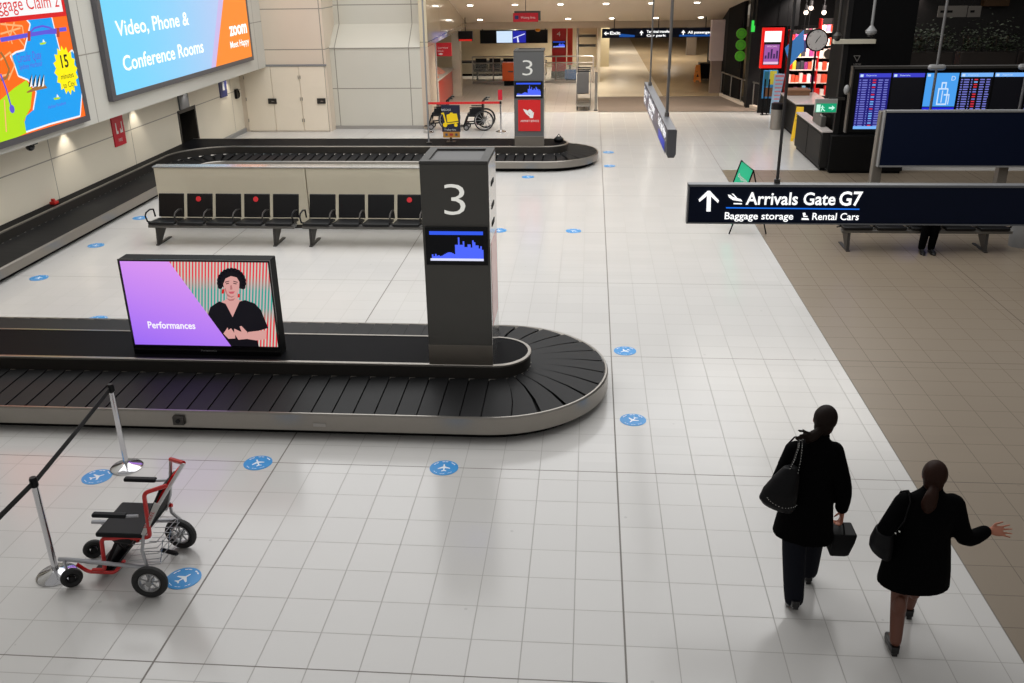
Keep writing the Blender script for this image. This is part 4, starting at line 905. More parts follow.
q = MB(); stud = mat('silver_stud', (200, 200, 196), .25, .8)
for P in (stp[:4], stp2):
    for i in range(3):
        for u in range(5):
            p = Vector(P[i]).lerp(Vector(P[i+1]), u/5); q.ball(p+Vector((0, -.011, .004)), .0042, 6, 4)
for k in range(13):
    a = PI*(1.08+.84*k/12); q.ball((1.515+.115*math.cos(a)+.01, 6.12-.01+.03*abs(math.cos(a)), 1.02-.03*math.cos(a)+.05*math.sin(a)), .0042, 6, 4)
q.build('stud', stud, sbag)
hbag = thing('handbag', 'small boxy black handbag hanging from the left woman\'s right hand', 'bag', (2.09, 6.42, .36))
q = MB().loft([[Vector((2.09+a*w+dx, 6.43+b_*d_, z)) for a, b_ in ((-1, -1), (1, -1), (1, 1), (-1, 1))] for z, w, d_, dx in ((.385, .06, .1, -.03), (.41, .075, .115, -.02), (.52, .09, .11, .0), (.59, .095, .1, .01))]).build('body', bagm, hbag, bevel=.014)
MB().tube(bend([(2.09, 6.34, .59), (2.085, 6.37, .655), (2.085, 6.45, .665), (2.09, 6.5, .59)], .03), .008, 8).build('handle', bagm, hbag)
# woman in a dark coat and bare legs, on the right
w2 = thing('person', 'woman in knee length black coat with ponytail walking away, right arm held out', 'person', (2.5, 5.92, 0))
q = MB(); Rh2 = rot(-.25, .02, .08); hc2 = (2.53, 5.95, 1.39)
head(q, hc2, Rh2, .98)
q.tube([(2.51, 5.91, 1.14), (2.52, 5.92, 1.26), (2.53, 5.94, 1.36)], [.06, .05, .052], 14)
q.loft([ring(2.505, 5.91, .68, .17, .12), ring(2.505, 5.91, .8, .18, .12), ring(2.505, 5.91, .92, .15, .105), ring(2.51, 5.915, 1.07, .165, .11), ring(2.515, 5.915, 1.16, .18, .1), ring(2.52, 5.915, 1.22, .09, .06)])
q.chain([(2.69, 5.915, 1.18), (2.79, 5.86, .93), (2.965, 5.94, .93), (2.995, 5.95, .93)], [.05, .042, .031, .025], 12)
q.chain([(2.34, 5.915, 1.18), (2.22, 5.86, .98), (2.3, 6.05, .9), (2.32, 6.09, .9)], [.05, .042, .031, .025], 12)
hand(q, (3.0, 5.952, .93), (1, .05, -.02), (0, -.75, .66), (0, .6, .8), .175, -.05, .0078, 9)
hand(q, (2.325, 6.1, .9), (.5, .8, 0), (.4, 0, -1), (1, 0, .3), .16, .6)
q.chain([(2.42, 5.9, .72), (2.405, 5.87, .42), (2.365, 5.69, .1)], [.09, .064, .042], 14)
q.chain([(2.59, 5.93, .72), (2.60, 6.08, .42), (2.6, 6.12, .1)], [.09, .06, .04], 14)
q.ball((2.392, 5.8, .32), (.053, .06, .11)); q.ball((2.6, 6.07, .3), (.05, .055, .1))
q.tube([(2.365, 5.68, .09), (2.37, 5.75, .05), (2.375, 5.83, .035)], [.03, .022, .018], 10, round_end=True)
q.tube([(2.6, 6.11, .09), (2.61, 6.18, .05), (2.62, 6.26, .035)], [.03, .022, .018], 10, round_end=True)
bb_ = blob(q, .0046, 3, .5)
for i, f in enumerate(bb_.f):
    if max(bb_.v[k].z for k in f) < .6: bb_.mi[i] = 1
bb_.build('body', [skin, skin_leg], w2, ang=3)
face_parts(w2, hc2, Rh2, .98, hair2)
q = MB()
q.loft([ring(2.505, 5.915, .475, .265, .185, tilt=.02), ring(2.505, 5.915, .62, .25, .18), ring(2.505, 5.915, .8, .222, .165), ring(2.51, 5.915, .95, .19, .145), ring(2.51, 5.915, 1.08, .205, .145, sq=2.4), ring(2.515, 5.915, 1.17, .215, .125, sq=2.4), ring(2.52, 5.92, 1.235, .13, .09), ring(2.525, 5.925, 1.28, .075, .066), ring(2.53, 5.93, 1.32, .066, .06)])
q.chain([(2.69, 5.915, 1.17), (2.79, 5.86, .93), (2.955, 5.935, .93)], [(.078, .082), (.066, .068), (.05, .054)], 14)
q.chain([(2.345, 5.915, 1.17), (2.225, 5.86, .98), (2.3, 6.04, .9)], [(.078, .082), (.066, .068), (.05, .054)], 14)
q.ball((2.675, 5.915, 1.18), .075); q.ball((2.36, 5.915, 1.18), .075)
blob(q, .011, 5).build('coat', coatm, w2, ang=3)
shoe(w2, (2.355, 5.635, 0), (.12, 1, 0), .255, .025); shoe(w2, (2.595, 6.07, 0), (.1, 1, 0), .235, .025)
q = MB(); g2 = lambda v: Vector(hc2)+Rh2@Vector(v)*.98
q.ball(g2((0, -.018, .022)), (.088, .096, .107), 18, 12, Rh2); q.ball(g2((0, -.045, -.035)), (.072, .062, .08), 16, 10, Rh2)
q.chain([g2((-.0, -.1, -.04)), g2((-.01, -.15, -.08)), g2((-.02, -.16, -.16)), g2((-.03, -.14, -.28))], [.026, .046, .054, .018], 12)
hb = blob(q, .006, 3)
for v in hb.v:
    l = Rh2.inverted()@(v-Vector(hc2))
    if l.y > .03 and l.z < .05: v -= Rh2@Vector((0, (l.y-.03)*1.0, 0))
hb.build('hair', hair2, w2, ang=3)
MB().torus(g2((-.003, -.112, -.052)), .026, .008, (0, 1, .4), 14, 6).build('hair_tie', blackp, w2)
b3 = thing('shoulder_bag', 'black leather bag tucked under the right woman\'s left arm', 'bag', (2.2, 5.9, .68))
q = MB().loft([ring(2.235, 5.88, .74, .05, .09, 20, -.3), ring(2.215, 5.88, .77, .08, .12, 20, -.3), ring(2.21, 5.87, .86, .08, .12, 20), ring(2.22, 5.88, .96, .06, .09, 20)])
blob(q, .009, 4).build('body', bagm, b3, ang=3)
MB().tube([(2.24, 5.82, .92), (2.31, 5.78, 1.1), (2.345, 5.82, 1.24), (2.36, 5.92, 1.27), (2.35, 6.02, 1.2), (2.27, 6.0, 1.0), (2.24, 5.93, .92)], [(.011, .005)]*7, 8).build('strap', bagm, b3)
MB().ball((2.262, 5.775, 1.0), .008).ball((2.285, 5.768, 1.02), .008).build('buckle', stud, b3)
# ------------------------------------------------------------------ second bench with a seated person, bin, folding board
tb2 = seat_bench('metal bench of black seats on the taupe floor behind the Arrivals sign', 4.5, 5, (), .58, None, 16.3)
sp1 = thing('person', 'person in dark clothes seated on the bench behind the Arrivals sign, legs showing', 'person', (5.95, 16.3, 0))
q = MB(); Rs = rot(PI, 0, -.7); hs = (5.95, 15.98, 1.06)
head(q, hs, Rs, 1.0)
q.tube([(5.95, 16.2, .95), (5.95, 16.1, 1.0), (5.95, 16.03, 1.04)], [.06, .052, .052], 14)
q.loft([ring(5.95, 16.34, .52, .16, .12), ring(5.95, 16.35, .7, .15, .11), ring(5.95, 16.28, .85, .175, .11), ring(5.95, 16.22, .94, .17, .09), ring(5.95, 16.18, .99, .08, .06)])
for k in (-1, 1):
    q.chain([(5.95+k*.16, 16.2, .92), (5.95+k*.22, 16.14, .7), (5.95+k*.1, 15.98, .62), (5.95+k*.09, 15.94, .62)], [.05, .042, .03, .024], 12)
    hand(q, (5.95+k*.09, 15.93, .62), (-k*.2, -1, -.1), (0, 0, -1), (-k, 0, 0), .17, .4)
    q.chain([(5.95+k*.08, 16.34, .54), (5.95+k*.08, 15.98, .53), (5.95+k*.08, 16.02, .1)], [.08, .062, .04], 12)
    q.tube([(5.95+k*.08, 16.03, .08), (5.95+k*.085, 15.95, .05), (5.95+k*.09, 15.86, .035)], [.03, .022, .018], 10, round_end=True)
bb_ = blob(q, .007, 3, .5)
for i, f in enumerate(bb_.f):
    if max(bb_.v[k].z for k in f) < .5: bb_.mi[i] = 1
bb_.build('body', [skin, MATS['dark_stocking']], sp1, ang=3); face_parts(sp1, hs, Rs, 1, hair1)
q = MB()
q.loft([ring(5.95, 16.34, .5, .19, .15), ring(5.95, 16.35, .7, .18, .14), ring(5.95, 16.28, .85, .2, .135), ring(5.95, 16.22, .95, .2, .11), ring(5.95, 16.16, 1.02, .09, .075)])
for k in (-1, 1): q.chain([(5.95+k*.16, 16.2, .92), (5.95+k*.22, 16.14, .7), (5.95+k*.105, 15.99, .625)], [.072, .06, .045], 12)
blob(q, .012, 5).build('jacket', coatm, sp1, ang=3)
q = MB().ball((5.95, 16.32, .55), (.18, .16, .07))
for k in (-1, 1): q.chain([(5.95+k*.085, 16.34, .55), (5.95+k*.08, 15.97, .54), (5.95+k*.08, 16.02, .1)], [.095, .08, .062], 14)
blob(q, .012, 5).build('trousers', coatm, sp1, ang=3)
for k in (-1, 1): shoe(sp1, (5.95+k*.08, 16.07, 0), (k*.05, -1, 0), .25, .02)
q = MB().ball((5.95, 16.0, 1.085), (.088, .097, .1), 18, 12).ball((5.95, 16.04, 1.05), (.075, .06, .07)); hb = blob(q, .007, 3)
hb.build('hair', hair1, sp1, ang=3)
bn = thing('litter_bin', 'round grey litter bin at the right end of the bench behind the Arrivals sign', 'bin', (7.72, 16.5, 0))
MB().lathe([(0, 0), (.17, 0), (.19, .55), (0, .55)], (7.72, 16.5, 0)).build('body', greyp, bn); MB().lathe([(0, .55), (.2, .55), (.2, .6), (.14, .64), (0, .64)], (7.72, 16.5, 0)).build('lid', blackp, bn)
afb = thing('folding_sign', 'green and black folding pavement sign behind the left end of the Arrivals sign', 'sign', (3.0, 17.12, 0))
R0 = rot(.35)
def af(x, y, z): p = R0@Vector((x, y, 0)); return Vector((3.0+p.x, 17.14+p.y, z))
TL, TR, BL, BR = at_y(741.5, 160, 17.1), at_y(753, 170.5, 17.25), at_y(728.5, 234, 16.75), Vector((0, 0, 0))
TL = at_y(741.5, 160.5, 17.0); TR = at_y(753, 170.5, 17.0); TL.y = 17.25; 
a0 = Vector((2.78, 17.25, 1.36)); a1 = Vector((3.06, 16.95, 1.3)); dn = Vector((-.12, -.1, 0)); b0 = a0*1; b0.z = .06; b0 += Vector((-.1, -.24, 0)); b1_ = a1*1; b1_.z = .02; b1_ += Vector((-.34, -.06, 0))
a0 = at_y(741.5, 160.5, 17.3); a1 = at_y(753.5, 170.5, 17.0); b0 = at_y(713, 222, 17.0); b1_ = at_z(729, 234, 0)
b0 = a0+(b1_-a1)
nA = (a1-a0).cross(b1_-a1).normalized(); nA = nA if nA.y < 0 else -nA
grn = mat('board_green', (40, 190, 140), .4, 0, .05)
MB().extr([a0, a1, a1.lerp(b1_, .86), a0.lerp(b0, .86)], -nA*.02).build('board', grn, afb)
MB().tube([b1_, a1, a0, b0], .014, 6).build('front_frame', matteb, afb)
c0, c1 = at_z(766, 234, 0), at_z(752, 224, 0); MB().tube([c0, a1, a0, c0+(a0-a1)], .014, 6).build('rear_frame', matteb, afb)
q = MB(); rt = (a1-a0).normalized(); up = (a1-b1_).normalized()
q.txt('Baggage', a0.lerp(b0, .22)+nA*.004+rt*.06, rt, up, .07, w=(a1-a0).length*.7); q.txt('storage', a0.lerp(b0, .34)+nA*.004+rt*.06, rt, up, .07, w=(a1-a0).length*.6)
q.disc(a0.lerp(b0, .48)+rt*.12+nA*.003, .05, nA, .002, 16); q.build('lettering', white, afb, smooth=False)
# ------------------------------------------------------------------ beyond the far carousel, left
p = at_y(427.6, 144, 23.8)
po = thing('steel_pole', 'thin steel pole rising from the far carousel deck beside the yellow trolley board', 'pole', (-4.17, 23.8, .49))
MB().tube([(-4.17, 23.8, .49), (-4.15, 23.8, 7)], .022, 10).build('tube', greyp, po); MB().disc((-4.17, 23.8, .5), .07, Z3, .02).build('flange', dsteel, po)
yb = thing('notice_board', 'navy board with yellow luggage trolley picture on the far carousel deck', 'sign', (-3.6, 23.9, .49))
BY = 23.9
MB().box(-3.82, -3.34, BY, BY+.03, .76, 1.44).build('board', mat('board_navy', (16, 22, 52), .4), yb)
MB().box(-3.8, -3.36, BY-.005, BY+.03, .61, .76).build('lower_panel', mat('board_ochre', (184, 130, 52), .5), yb)
MB().tube([(-3.6, BY+.02, .49), (-3.6, BY+.02, .62)], .03, 8).box(-3.72, -3.48, BY-.08, BY+.12, .49, .51).build('stem', dsteel, yb)
yy_ = mat('trolley_yellow', (255, 214, 0), .45); q = MB(); w_ = MB()
def yq(px, py): return at_y(px, py, BY-.004)
def yp(pts): q.poly([yq(420+x/9.76, 80+y/9.76) for x, y in pts][::-1])
yp([(258, 340), (290, 330), (296, 318), (318, 318), (322, 328), (358, 328), (374, 398), (266, 414)])
yp([(206, 322), (232, 318), (262, 420), (374, 408), (374, 420), (262, 434), (246, 424), (224, 336), (208, 334)])
for x, y, r in ((245, 438, .06), (350, 440, .045)): q.disc(yq(420+x/9.76, 80+y/9.76), r, Y3, .003, 16)
q.build('trolley_picture', yy_, yb, smooth=False)
w_.txt('BAGGAGE', yq(441.6, 110.8)+Vector((0, -.002, 0)), X3, Z3, .05, w=.24); w_.txt('Trolley hire', yq(444.5, 130.6)+Vector((0, -.002, 0)), X3, Z3, .045, w=.3)
w_.build('lettering', white, yb, smooth=False)
for u0, u1, c_ in ((-3.74, -3.68, (70, 80, 110)), (-3.63, -3.54, (170, 50, 40)), (-3.48, -3.42, (60, 70, 90))): MB().box(u0, u1, BY-.008, BY-.005, .66, .72).build('symbol', mat('symbol_%d' % c_[0], c_, .5), yb)
b4 = post(-2.7, 28.3, 'slim barrier post with red card right of the parked wheelchairs', .92, r=.17)
b5 = post(-4.93, 28.2, 'slim barrier post left of the parked wheelchairs behind the yellow trolley board', .92, r=.17)
strap([(-4.9, 28.2, .88), (-2.73, 28.3, .88)], .07, mat('red_webbing', (206, 34, 34), .6), b5)
rc_ = MB().box(-2.77, -2.64, 28.28, 28.3, .96, 1.26).build('card', mat('signal_red', (196, 26, 48), .4), b4)
def far_wheelchair(x, y, label, big=True, flip=1):
    t = thing('wheelchair', label, 'wheelchair', (x, y, 0))
    for s in (-.27, .27):
        if big:
            o = wheel((x+.18, y+s, .31), .31, .045, 0, t, 12, hub=mat('pale_grey_hub', (150, 150, 150), .4, .3), name='rear_wheel'); MB().torus((x+.18, y+s*1.1, .31), .265, .009, (0, 1, 0), 30, 6).build('hand_rim', chrome, o)
        else: wheel((x+.18, y+s, .16), .16, .04, 0, t, 6, name='rear_wheel')
        wheel((x-.38, y+s*.85, .09), .09, .035, .2, t, 4, name='front_caster')
        tb('side_frame', bend([(x-.46, y+s*.8, .12), (x-.34, y+s*.82, .46), (x+.12, y+s*.82, .48), (x+.14, y+s*.82, .9), (x+.26, y+s*.82, .95)]), .022, blackp, t)
        tb('lower_rail', [(x-.4, y+s*.82, .2), (x+.18, y+s*.82, .24)], .022, blackp, t)
        MB().box(x-.26, x+.1, y+s*.84-.025, y+s*.84+.025, .68, .71).build('armrest', fabric, t, bevel=.01)
        tb('hand_grip', [(x+.2, y+s*.82, .945), (x+.33, y+s*.82, .95)], .022, blackp, t)
        MB().box(x-.26, x+.1, y+s*.8-.01, y+s*.8+.01, .42, .66).build('side_guard', fabric, t)
        MB().box(x-.6, x-.42, y+s*.5-.07, y+s*.5+.07, .1, .12).build('footrest', blackp, t)
    MB().box(x-.34, x+.14, y-.22, y+.22, .42, .52).build('seat', fabric, t, bevel=.015); MB().box(x-.1, x+.16, y-.16, y+.16, .16, .4).build('under_bag', blackp, t, bevel=.02); MB().box(x+.12, x+.15, y-.22, y+.22, .52, .9).build('backrest', fabric, t, bevel=.01)
    return t
far_wheelchair(-3.42, 28.75, 'black wheelchair with large spoked wheels parked behind the red barrier belt')
far_wheelchair(-4.55, 28.9, 'black wheelchair parked by the wall corner, mostly behind the yellow trolley board', True)
# service counter
ct = thing('service_counter', 'red fronted service counter against the corridor wall, leaflets on top', 'counter', (-5.6, 33, 0))
MB().box(-6.05, -5.3, 30.4, 36.2, 0, 1.02).build('body', mat('counter_red', (204, 62, 44), .3, coat=.4), ct)
MB().box(-6.08, -5.22, 30.35, 36.25, 1.02, 1.07).build('worktop', mat('counter_top', (186, 176, 166), .3), ct, bevel=.01)
MB().box(-5.31, -5.29, 30.4, 36.2, 0, .1).build('kick_board', greyp, ct)
MB().box(-5.3, -5.285, 32.6, 32.75, .1, 1.0).build('divider', mat('pale_strip', (200, 190, 178), .4), ct)
for i, (y, col, lb) in enumerate(((31.2, (190, 40, 40), 'dark red brochure holder at the near end of the red counter'), (32.6, (240, 120, 50), 'orange brochure holder in the middle of the red counter'), (34.2, (225, 150, 130), 'pale pink brochure holder at the far end of the red counter'))):
    h = thing('brochure_holder', lb, 'brochure holder', (-5.6, y, 1.07))
    m_ = mat('brochure_%d' % i, col, .4)
    MB().extr([(-5.75, y, 1.07), (-5.35, y, 1.07), (-5.75, y, 1.34)], (0, .7, 0)).build('leaflets', m_, h); MB().box(-5.78, -5.74, y, y+.7, 1.07, 1.4).build('back_plate', white, h)
t = thing('wall_sign', 'red square sign projecting from the corridor wall above the red counter', 'sign', (-5.2, 30.3, 2))
MB().box(-5.05, -4.52, 30.9, 30.94, 2.0, 2.42).build('panel', mat('signal_red2', (186, 18, 32), .4), t); MB().box(-5.25, -5.05, 30.91, 30.93, 2.3, 2.34).build('bracket', dsteel, t)
MB().txt('Service', (-4.97, 30.895, 2.24), X3, Z3, .06, w=.34).txt('Desk', (-4.97, 30.895, 2.14), X3, Z3, .06, w=.2).ball((-4.88, 30.895, 2.07), (.07, .004, .03)).build('lettering', mat('faded_white', (220, 190, 190), .5), t, smooth=False)
MB_ = MB().tube([(-5.0, 30.6, 0), (-5.0, 30.6, 2.46)], .035, 10); tag(own_origin(MB_.build('steel_pole', mat('bright_pole', (210, 206, 200), .25, .6)), (-5.0, 30.6, 0)), 'pale steel pole in front of the red counter end', 'pole')
t = thing('hanging_screen', 'small black hanging screen with red strip on top of the pale pillar', 'screen', (-4.8, 36.2, 2.0))
MB().box(-5.0, -4.46, 36.1, 36.2, 2.06, 2.42).build('casing', blackp, t); MB().box(-4.98, -4.48, 36.09, 36.1, 2.06, 2.13).build('strip', glow('strip_red', (210, 40, 30), .8), t); MB().tube([(-4.73, 36.15, 2.42), (-4.73, 36.15, 2.9)], .02, 8).build('hanger', dsteel, t)
hs_ = thing('hanging_sign', 'small red hanging sign with dark edge under the sloping soffit', 'sign', (-2.2, 33, 2.9))
MB().box(-2.66, -1.8, 33, 33.04, 2.91, 3.2).build('panel', mat('signal_red3', (196, 16, 40), .35), hs_, bevel=.01); MB().box(-2.62, -1.72, 33.05, 33.12, 2.95, 3.26).build('edge', dgrey, hs_)
MB().tube([(-2.23, 33.08, 3.25), (-2.23, 33.08, 3.75)], .012, 6).build('hanger', dsteel, hs_)
MB().txt('Waiting Area', (-2.4, 32.995, 3.02), X3, Z3, .07, w=.5).build('lettering', white, hs_, smooth=False); MB().box(-2.6, -2.47, 32.99, 32.998, 3.0, 3.12).build('symbol', mat('sign_blue', (36, 44, 104), .4), hs_)
# railing, orange case, seats and belt 4 in the background
rl = thing('railing', 'long steel railing with glass infill across the back of the hall', 'railing', (-2.8, 40.2, 0))
for z in (1.1, .84): MB().tube([(-5.0, 40.2, z), (-.56, 40.2, z)], .028, 8).build('rail', steel, rl)
MB().box(-5.0, -.56, 40.17, 40.23, .02, .12).build('bottom_rail', steel, rl)
for k in range(6): x = -5+.888*k; MB().tube([(x, 40.2, 0), (x, 40.2, 1.1)], .025, 8).build('rail_post', steel, rl)
gm, gt, gbn = nodes_of('rail_glass'); gbn.inputs['Base Color'].default_value = (.75, .78, .76, 1); gbn.inputs['Roughness'].default_value = .05; gbn.inputs['Transmission Weight'].default_value = .9; gbn.inputs['IOR'].default_value = 1.1
MB().box(-4.98, -.58, 40.195, 40.205, .14, .8).build('glass', gm, rl)
oc = thing('baggage_scale', 'orange boxy machine standing left of the far column in front of the railing', 'machine', (-3.38, 39.6, 0))
MB().box(-3.66, -3.1, 39.4, 39.9, .2, .93).build('body', mat('case_orange', (222, 92, 26), .4), oc, bevel=.02); MB().box(-3.6, -3.16, 39.45, 39.85, .0, .2).build('base', matteb, oc); MB().tube(bend([(-3.5, 39.62, .93), (-3.5, 39.62, 1.02), (-3.26, 39.62, 1.02), (-3.26, 39.62, .93)], .03), .014, 6).build('handle', blackp, oc); MB().box(-3.42, -3.2, 39.39, 39.4, .55, .6).build('label_slot', dgrey, oc)
seat_bench('distant bench of black seats behind the railing, left of the far column', -5.1, 5, (), .62, None, 41.8)
t = thing('screen_band', 'long black band of display screens across the back of the hall', 'screen', (-3.4, 42, 1.5))
MB().box(-4.9, -1.9, 42.4, 42.6, 1.46, 2.02).build('casing', blackp, t)
MB().poly([(-4.16, 42.39, 1.49), (-3.46, 42.39, 1.49), (-3.46, 42.39, 1.98), (-4.16, 42.39, 1.98)]).build('lit_screen', glow('far_screen_white', (206, 226, 248), 1.05), t, smooth=False)
q = MB(); q.poly([(-3.44, 42.39, 1.49), (-2.86, 42.39, 1.49), (-2.86, 42.39, 1.98), (-3.44, 42.39, 1.98)]); q.m = 1; q.poly([(-3.42, 42.385, 1.66), (-2.9, 42.385, 1.84), (-2.9, 42.385, 1.88), (-3.42, 42.385, 1.7)]); q.poly([(-3.24, 42.385, 1.5), (-3.16, 42.385, 1.5), (-3.2, 42.385, 1.72), (-3.26, 42.385, 1.72)])
q.build('map_screen', [glow('far_screen_blue', (40, 44, 170), .9), lcd_white], t, smooth=False)
for x in (-4.8, -2.0): MB().tube([(x, 42.5, 2.02), (x, 42.5, 2.62)], .03, 8).build('hanger', dsteel, t)
fb_ = thing('conveyor_belt', 'grey conveyor crossing behind the railing at the back of the hall', 'conveyor', (-3.4, 43.5, 0))
MB().box(-6, -2.0, 43, 44, .1, .55).build('side_panel', mat('beige_panel', (168, 158, 134), .5), fb_); MB().box(-6, -2.0, 43.1, 43.9, .55, .6).build('belt', beltm, fb_); MB().box(-6, -2.0, 43.02, 43.98, 0, .1).build('plinth', matteb, fb_)
c4 = thing('claim_column', 'red column numbered 4 with a lit screen at the back of the hall', 'column', (-1.38, 42.4, 0))
MB().box(-1.69, -1.07, 42, 42.6, 0, 2.3).build('body', mat('column_red', (196, 24, 24), .4), c4); MB().box(-1.72, -1.04, 41.98, 42.62, 0, .3).build('plinth', dgrey, c4)
MB().txt('4', (-1.48, 41.99, 1.78), X3, Z3, .18, w=.16).build('number', white, c4, smooth=False); claim_display(c4, -1.68, -1.08, 1.28, 1.58, 42.0)
t = thing('wall_panel', 'tall orange red panel standing beside the red column numbered 4', 'panel', (-.92, 42.5, 0))
MB().box(-1.03, -.8, 42.6, 42.7, .5, 2.4).build('panel', mat('panel_orange_red', (226, 60, 30), .4), t); MB().box(-.97, -.86, 42.62, 42.68, 0, .5).build('stem', dgrey, t)
t = thing('wall_panel', 'low blue panel behind the railing beside the red column numbered 4', 'panel', (-.8, 41.3, 0))
MB().box(-1.1, -.55, 41.2, 41.3, .04, .45).build('panel', mat('panel_blue', (32, 92, 158), .4), t); MB().box(-1.05, -.6, 41.22, 41.28, 0, .04).build('foot', dgrey, t)
t = thing('planter_light', 'small amber warning lamp hanging near the back of the hall', 'lamp', (-2.28, 40, 2.0))
MB().ball((-2.2, 40, 2.18), (.11, .1, .08)).build('lens', mat('amber', (228, 150, 20), .3), t); MB().tube([(-2.2, 40, 2.24), (-2.2, 40, 2.62)], .015, 6).build('hanger', dsteel, t)
gd = thing('partition_frame', 'glazed steel end frame at the right end of the railing', 'frame', (-.2, 40, 0))
for x in (-.56, .12): MB().tube([(x, 40.2, 0), (x, 40.2, 2.4 if x < 0 else 1.1)], .03, 8).build('upright', mat('bright_pole', (210, 206, 200), .25, .6), gd)
for z in (1.1, .84): MB().tube([(-.56, 40.2, z), (.12, 40.2, z)], .024, 8).build('rail', steel, gd)
MB().box(-.45, .05, 40.25, 40.28, .02, .8).build('panel', mat('pale_infill', (186, 176, 158), .4), gd)
for k, z in enumerate((2.28, 1.82, 1.42)):
    o = thing('shelf_bracket', ('topmost', 'middle', 'lowest')[k]+' dark horizontal louvre at the back right of the railing', 'louvre', (-.1, 41.5, z), None)
    MB().box(-.5, .22, 41.4, 41.8, z-.05, z+.03).build('blade', dgrey, o, bevel=.01); MB().box(-.54, -.5, 41.5, 41.7, z-.5 if k < 2 else 0, z+.03).build('support', greyp, o)
# parked luggage trolleys: one row nested into each other
def trolley(y, label):
    t = thing('luggage_trolley', label, 'trolley', (-.2, y, 0), 'nested luggage trolleys by the matting')
    x0, x1 = -.46, .08
    MB().extr([(x0, y, .55), (x0, y+.08, .5), (x0, y+.3, 1.12), (x0, y+.22, 1.16)], (x1-x0-.12, 0, 0)).build('back_panel', mat('trolley_grey', (58, 56, 56), .5), t)
    for x in (x0, x1-.06): MB().tube(bend([(x, y-.05, .12), (x, y+.02, .5), (x, y+.28, 1.2), (x, y+.34, 1.24)]), .018, 8).build('side_tube', steel, t)
    MB().tube([(x0, y+.34, 1.24), (x1-.06, y+.34, 1.24)], .022, 8).build('handle', blackp, t)
    MB().box(x0, x1-.06, y-.5, y+.02, .14, .2).build('tray', steel, t)
    for x, yy2 in ((x0+.03, y-.4), (x1-.1, y-.4), ((x0+x1)/2, y+.1)): MB().torus((x, yy2, .07), .05, .02, X3, 16, 6).build('wheel', rubber, t)
    return t
for k, lb in enumerate(('first of the nested luggage trolleys, nearest the camera, dark back panel', 'second of the nested luggage trolleys, behind the nearest one', 'third of the nested luggage trolleys, farthest from the camera')): trolley(32.95+.6*k, lb)
gp = thing('glass_post', 'slim steel gate post at the left edge of the matting', 'post', (.22, 32.6, 0))
MB().box(.17, .26, 32.5, 32.56, 0, 1.3).build('post', steel, gp); MB().box(.15, .28, 32.46, 32.6, 0, .03).build('foot', dsteel, gp)
# far overhead sign
fs = thing('hanging_sign', 'long dark blue overhead sign with arrows above the far corridor', 'sign', (2.6, 37.5, 2))
MB().box(.43, 5.06, 37.5, 37.6, 2.02, 2.36).build('panel', navy, fs)
for x in (.9, 2.6, 4.4): MB().tube([(x, 37.55, 2.36), (x, 37.55, 2.8)], .02, 6).build('hanger', dsteel, fs)
q = MB(); z = 2.19; y = 37.492
def arrow(x, up_):
    if up_: q.poly([(x-.02, y, z-.08), (x+.02, y, z-.08), (x+.02, y, z+.02), (x-.02, y, z+.02)]); q.poly([(x-.08, y, z), (x+.08, y, z), (x, y, z+.1)])
    else: q.poly([(x-.02, y, z-.02), (x+.1, y, z-.02), (x+.1, y, z+.02), (x-.02, y, z+.02)]); q.poly([(x-.1, y, z), (x, y, z-.08), (x, y, z+.08)])
arrow(.6, False); arrow(1.95, True); arrow(3.55, True)
q.txt('Exit', (.74, y, z-.04), X3, Z3, .11, w=.4, bold=.03); q.txt('Terminal transfer', (2.15, y, z+.01), X3, Z3, .09, w=.9, bold=.03); q.txt('Car park', (2.15, y, z-.13), X3, Z3, .08, w=.75, bold=.03); q.txt('All passengers', (3.72, y, z-.03), X3, Z3, .09, w=.95, bold=.03)
q.m = 1; q.poly([(1.1, y+.002, 2.05), (1.7, y+.002, 2.05), (1.7, y+.002, 2.12), (1.1, y+.002, 2.18)]); q.poly([(3.4, y+.002, 2.05), (4.75, y+.002, 2.05), (4.75, y+.002, 2.12), (3.4, y+.002, 2.12)])
q.build('lettering', [lit, glow('sign_glow_blue', (20, 80, 160), .9)], fs, smooth=False)
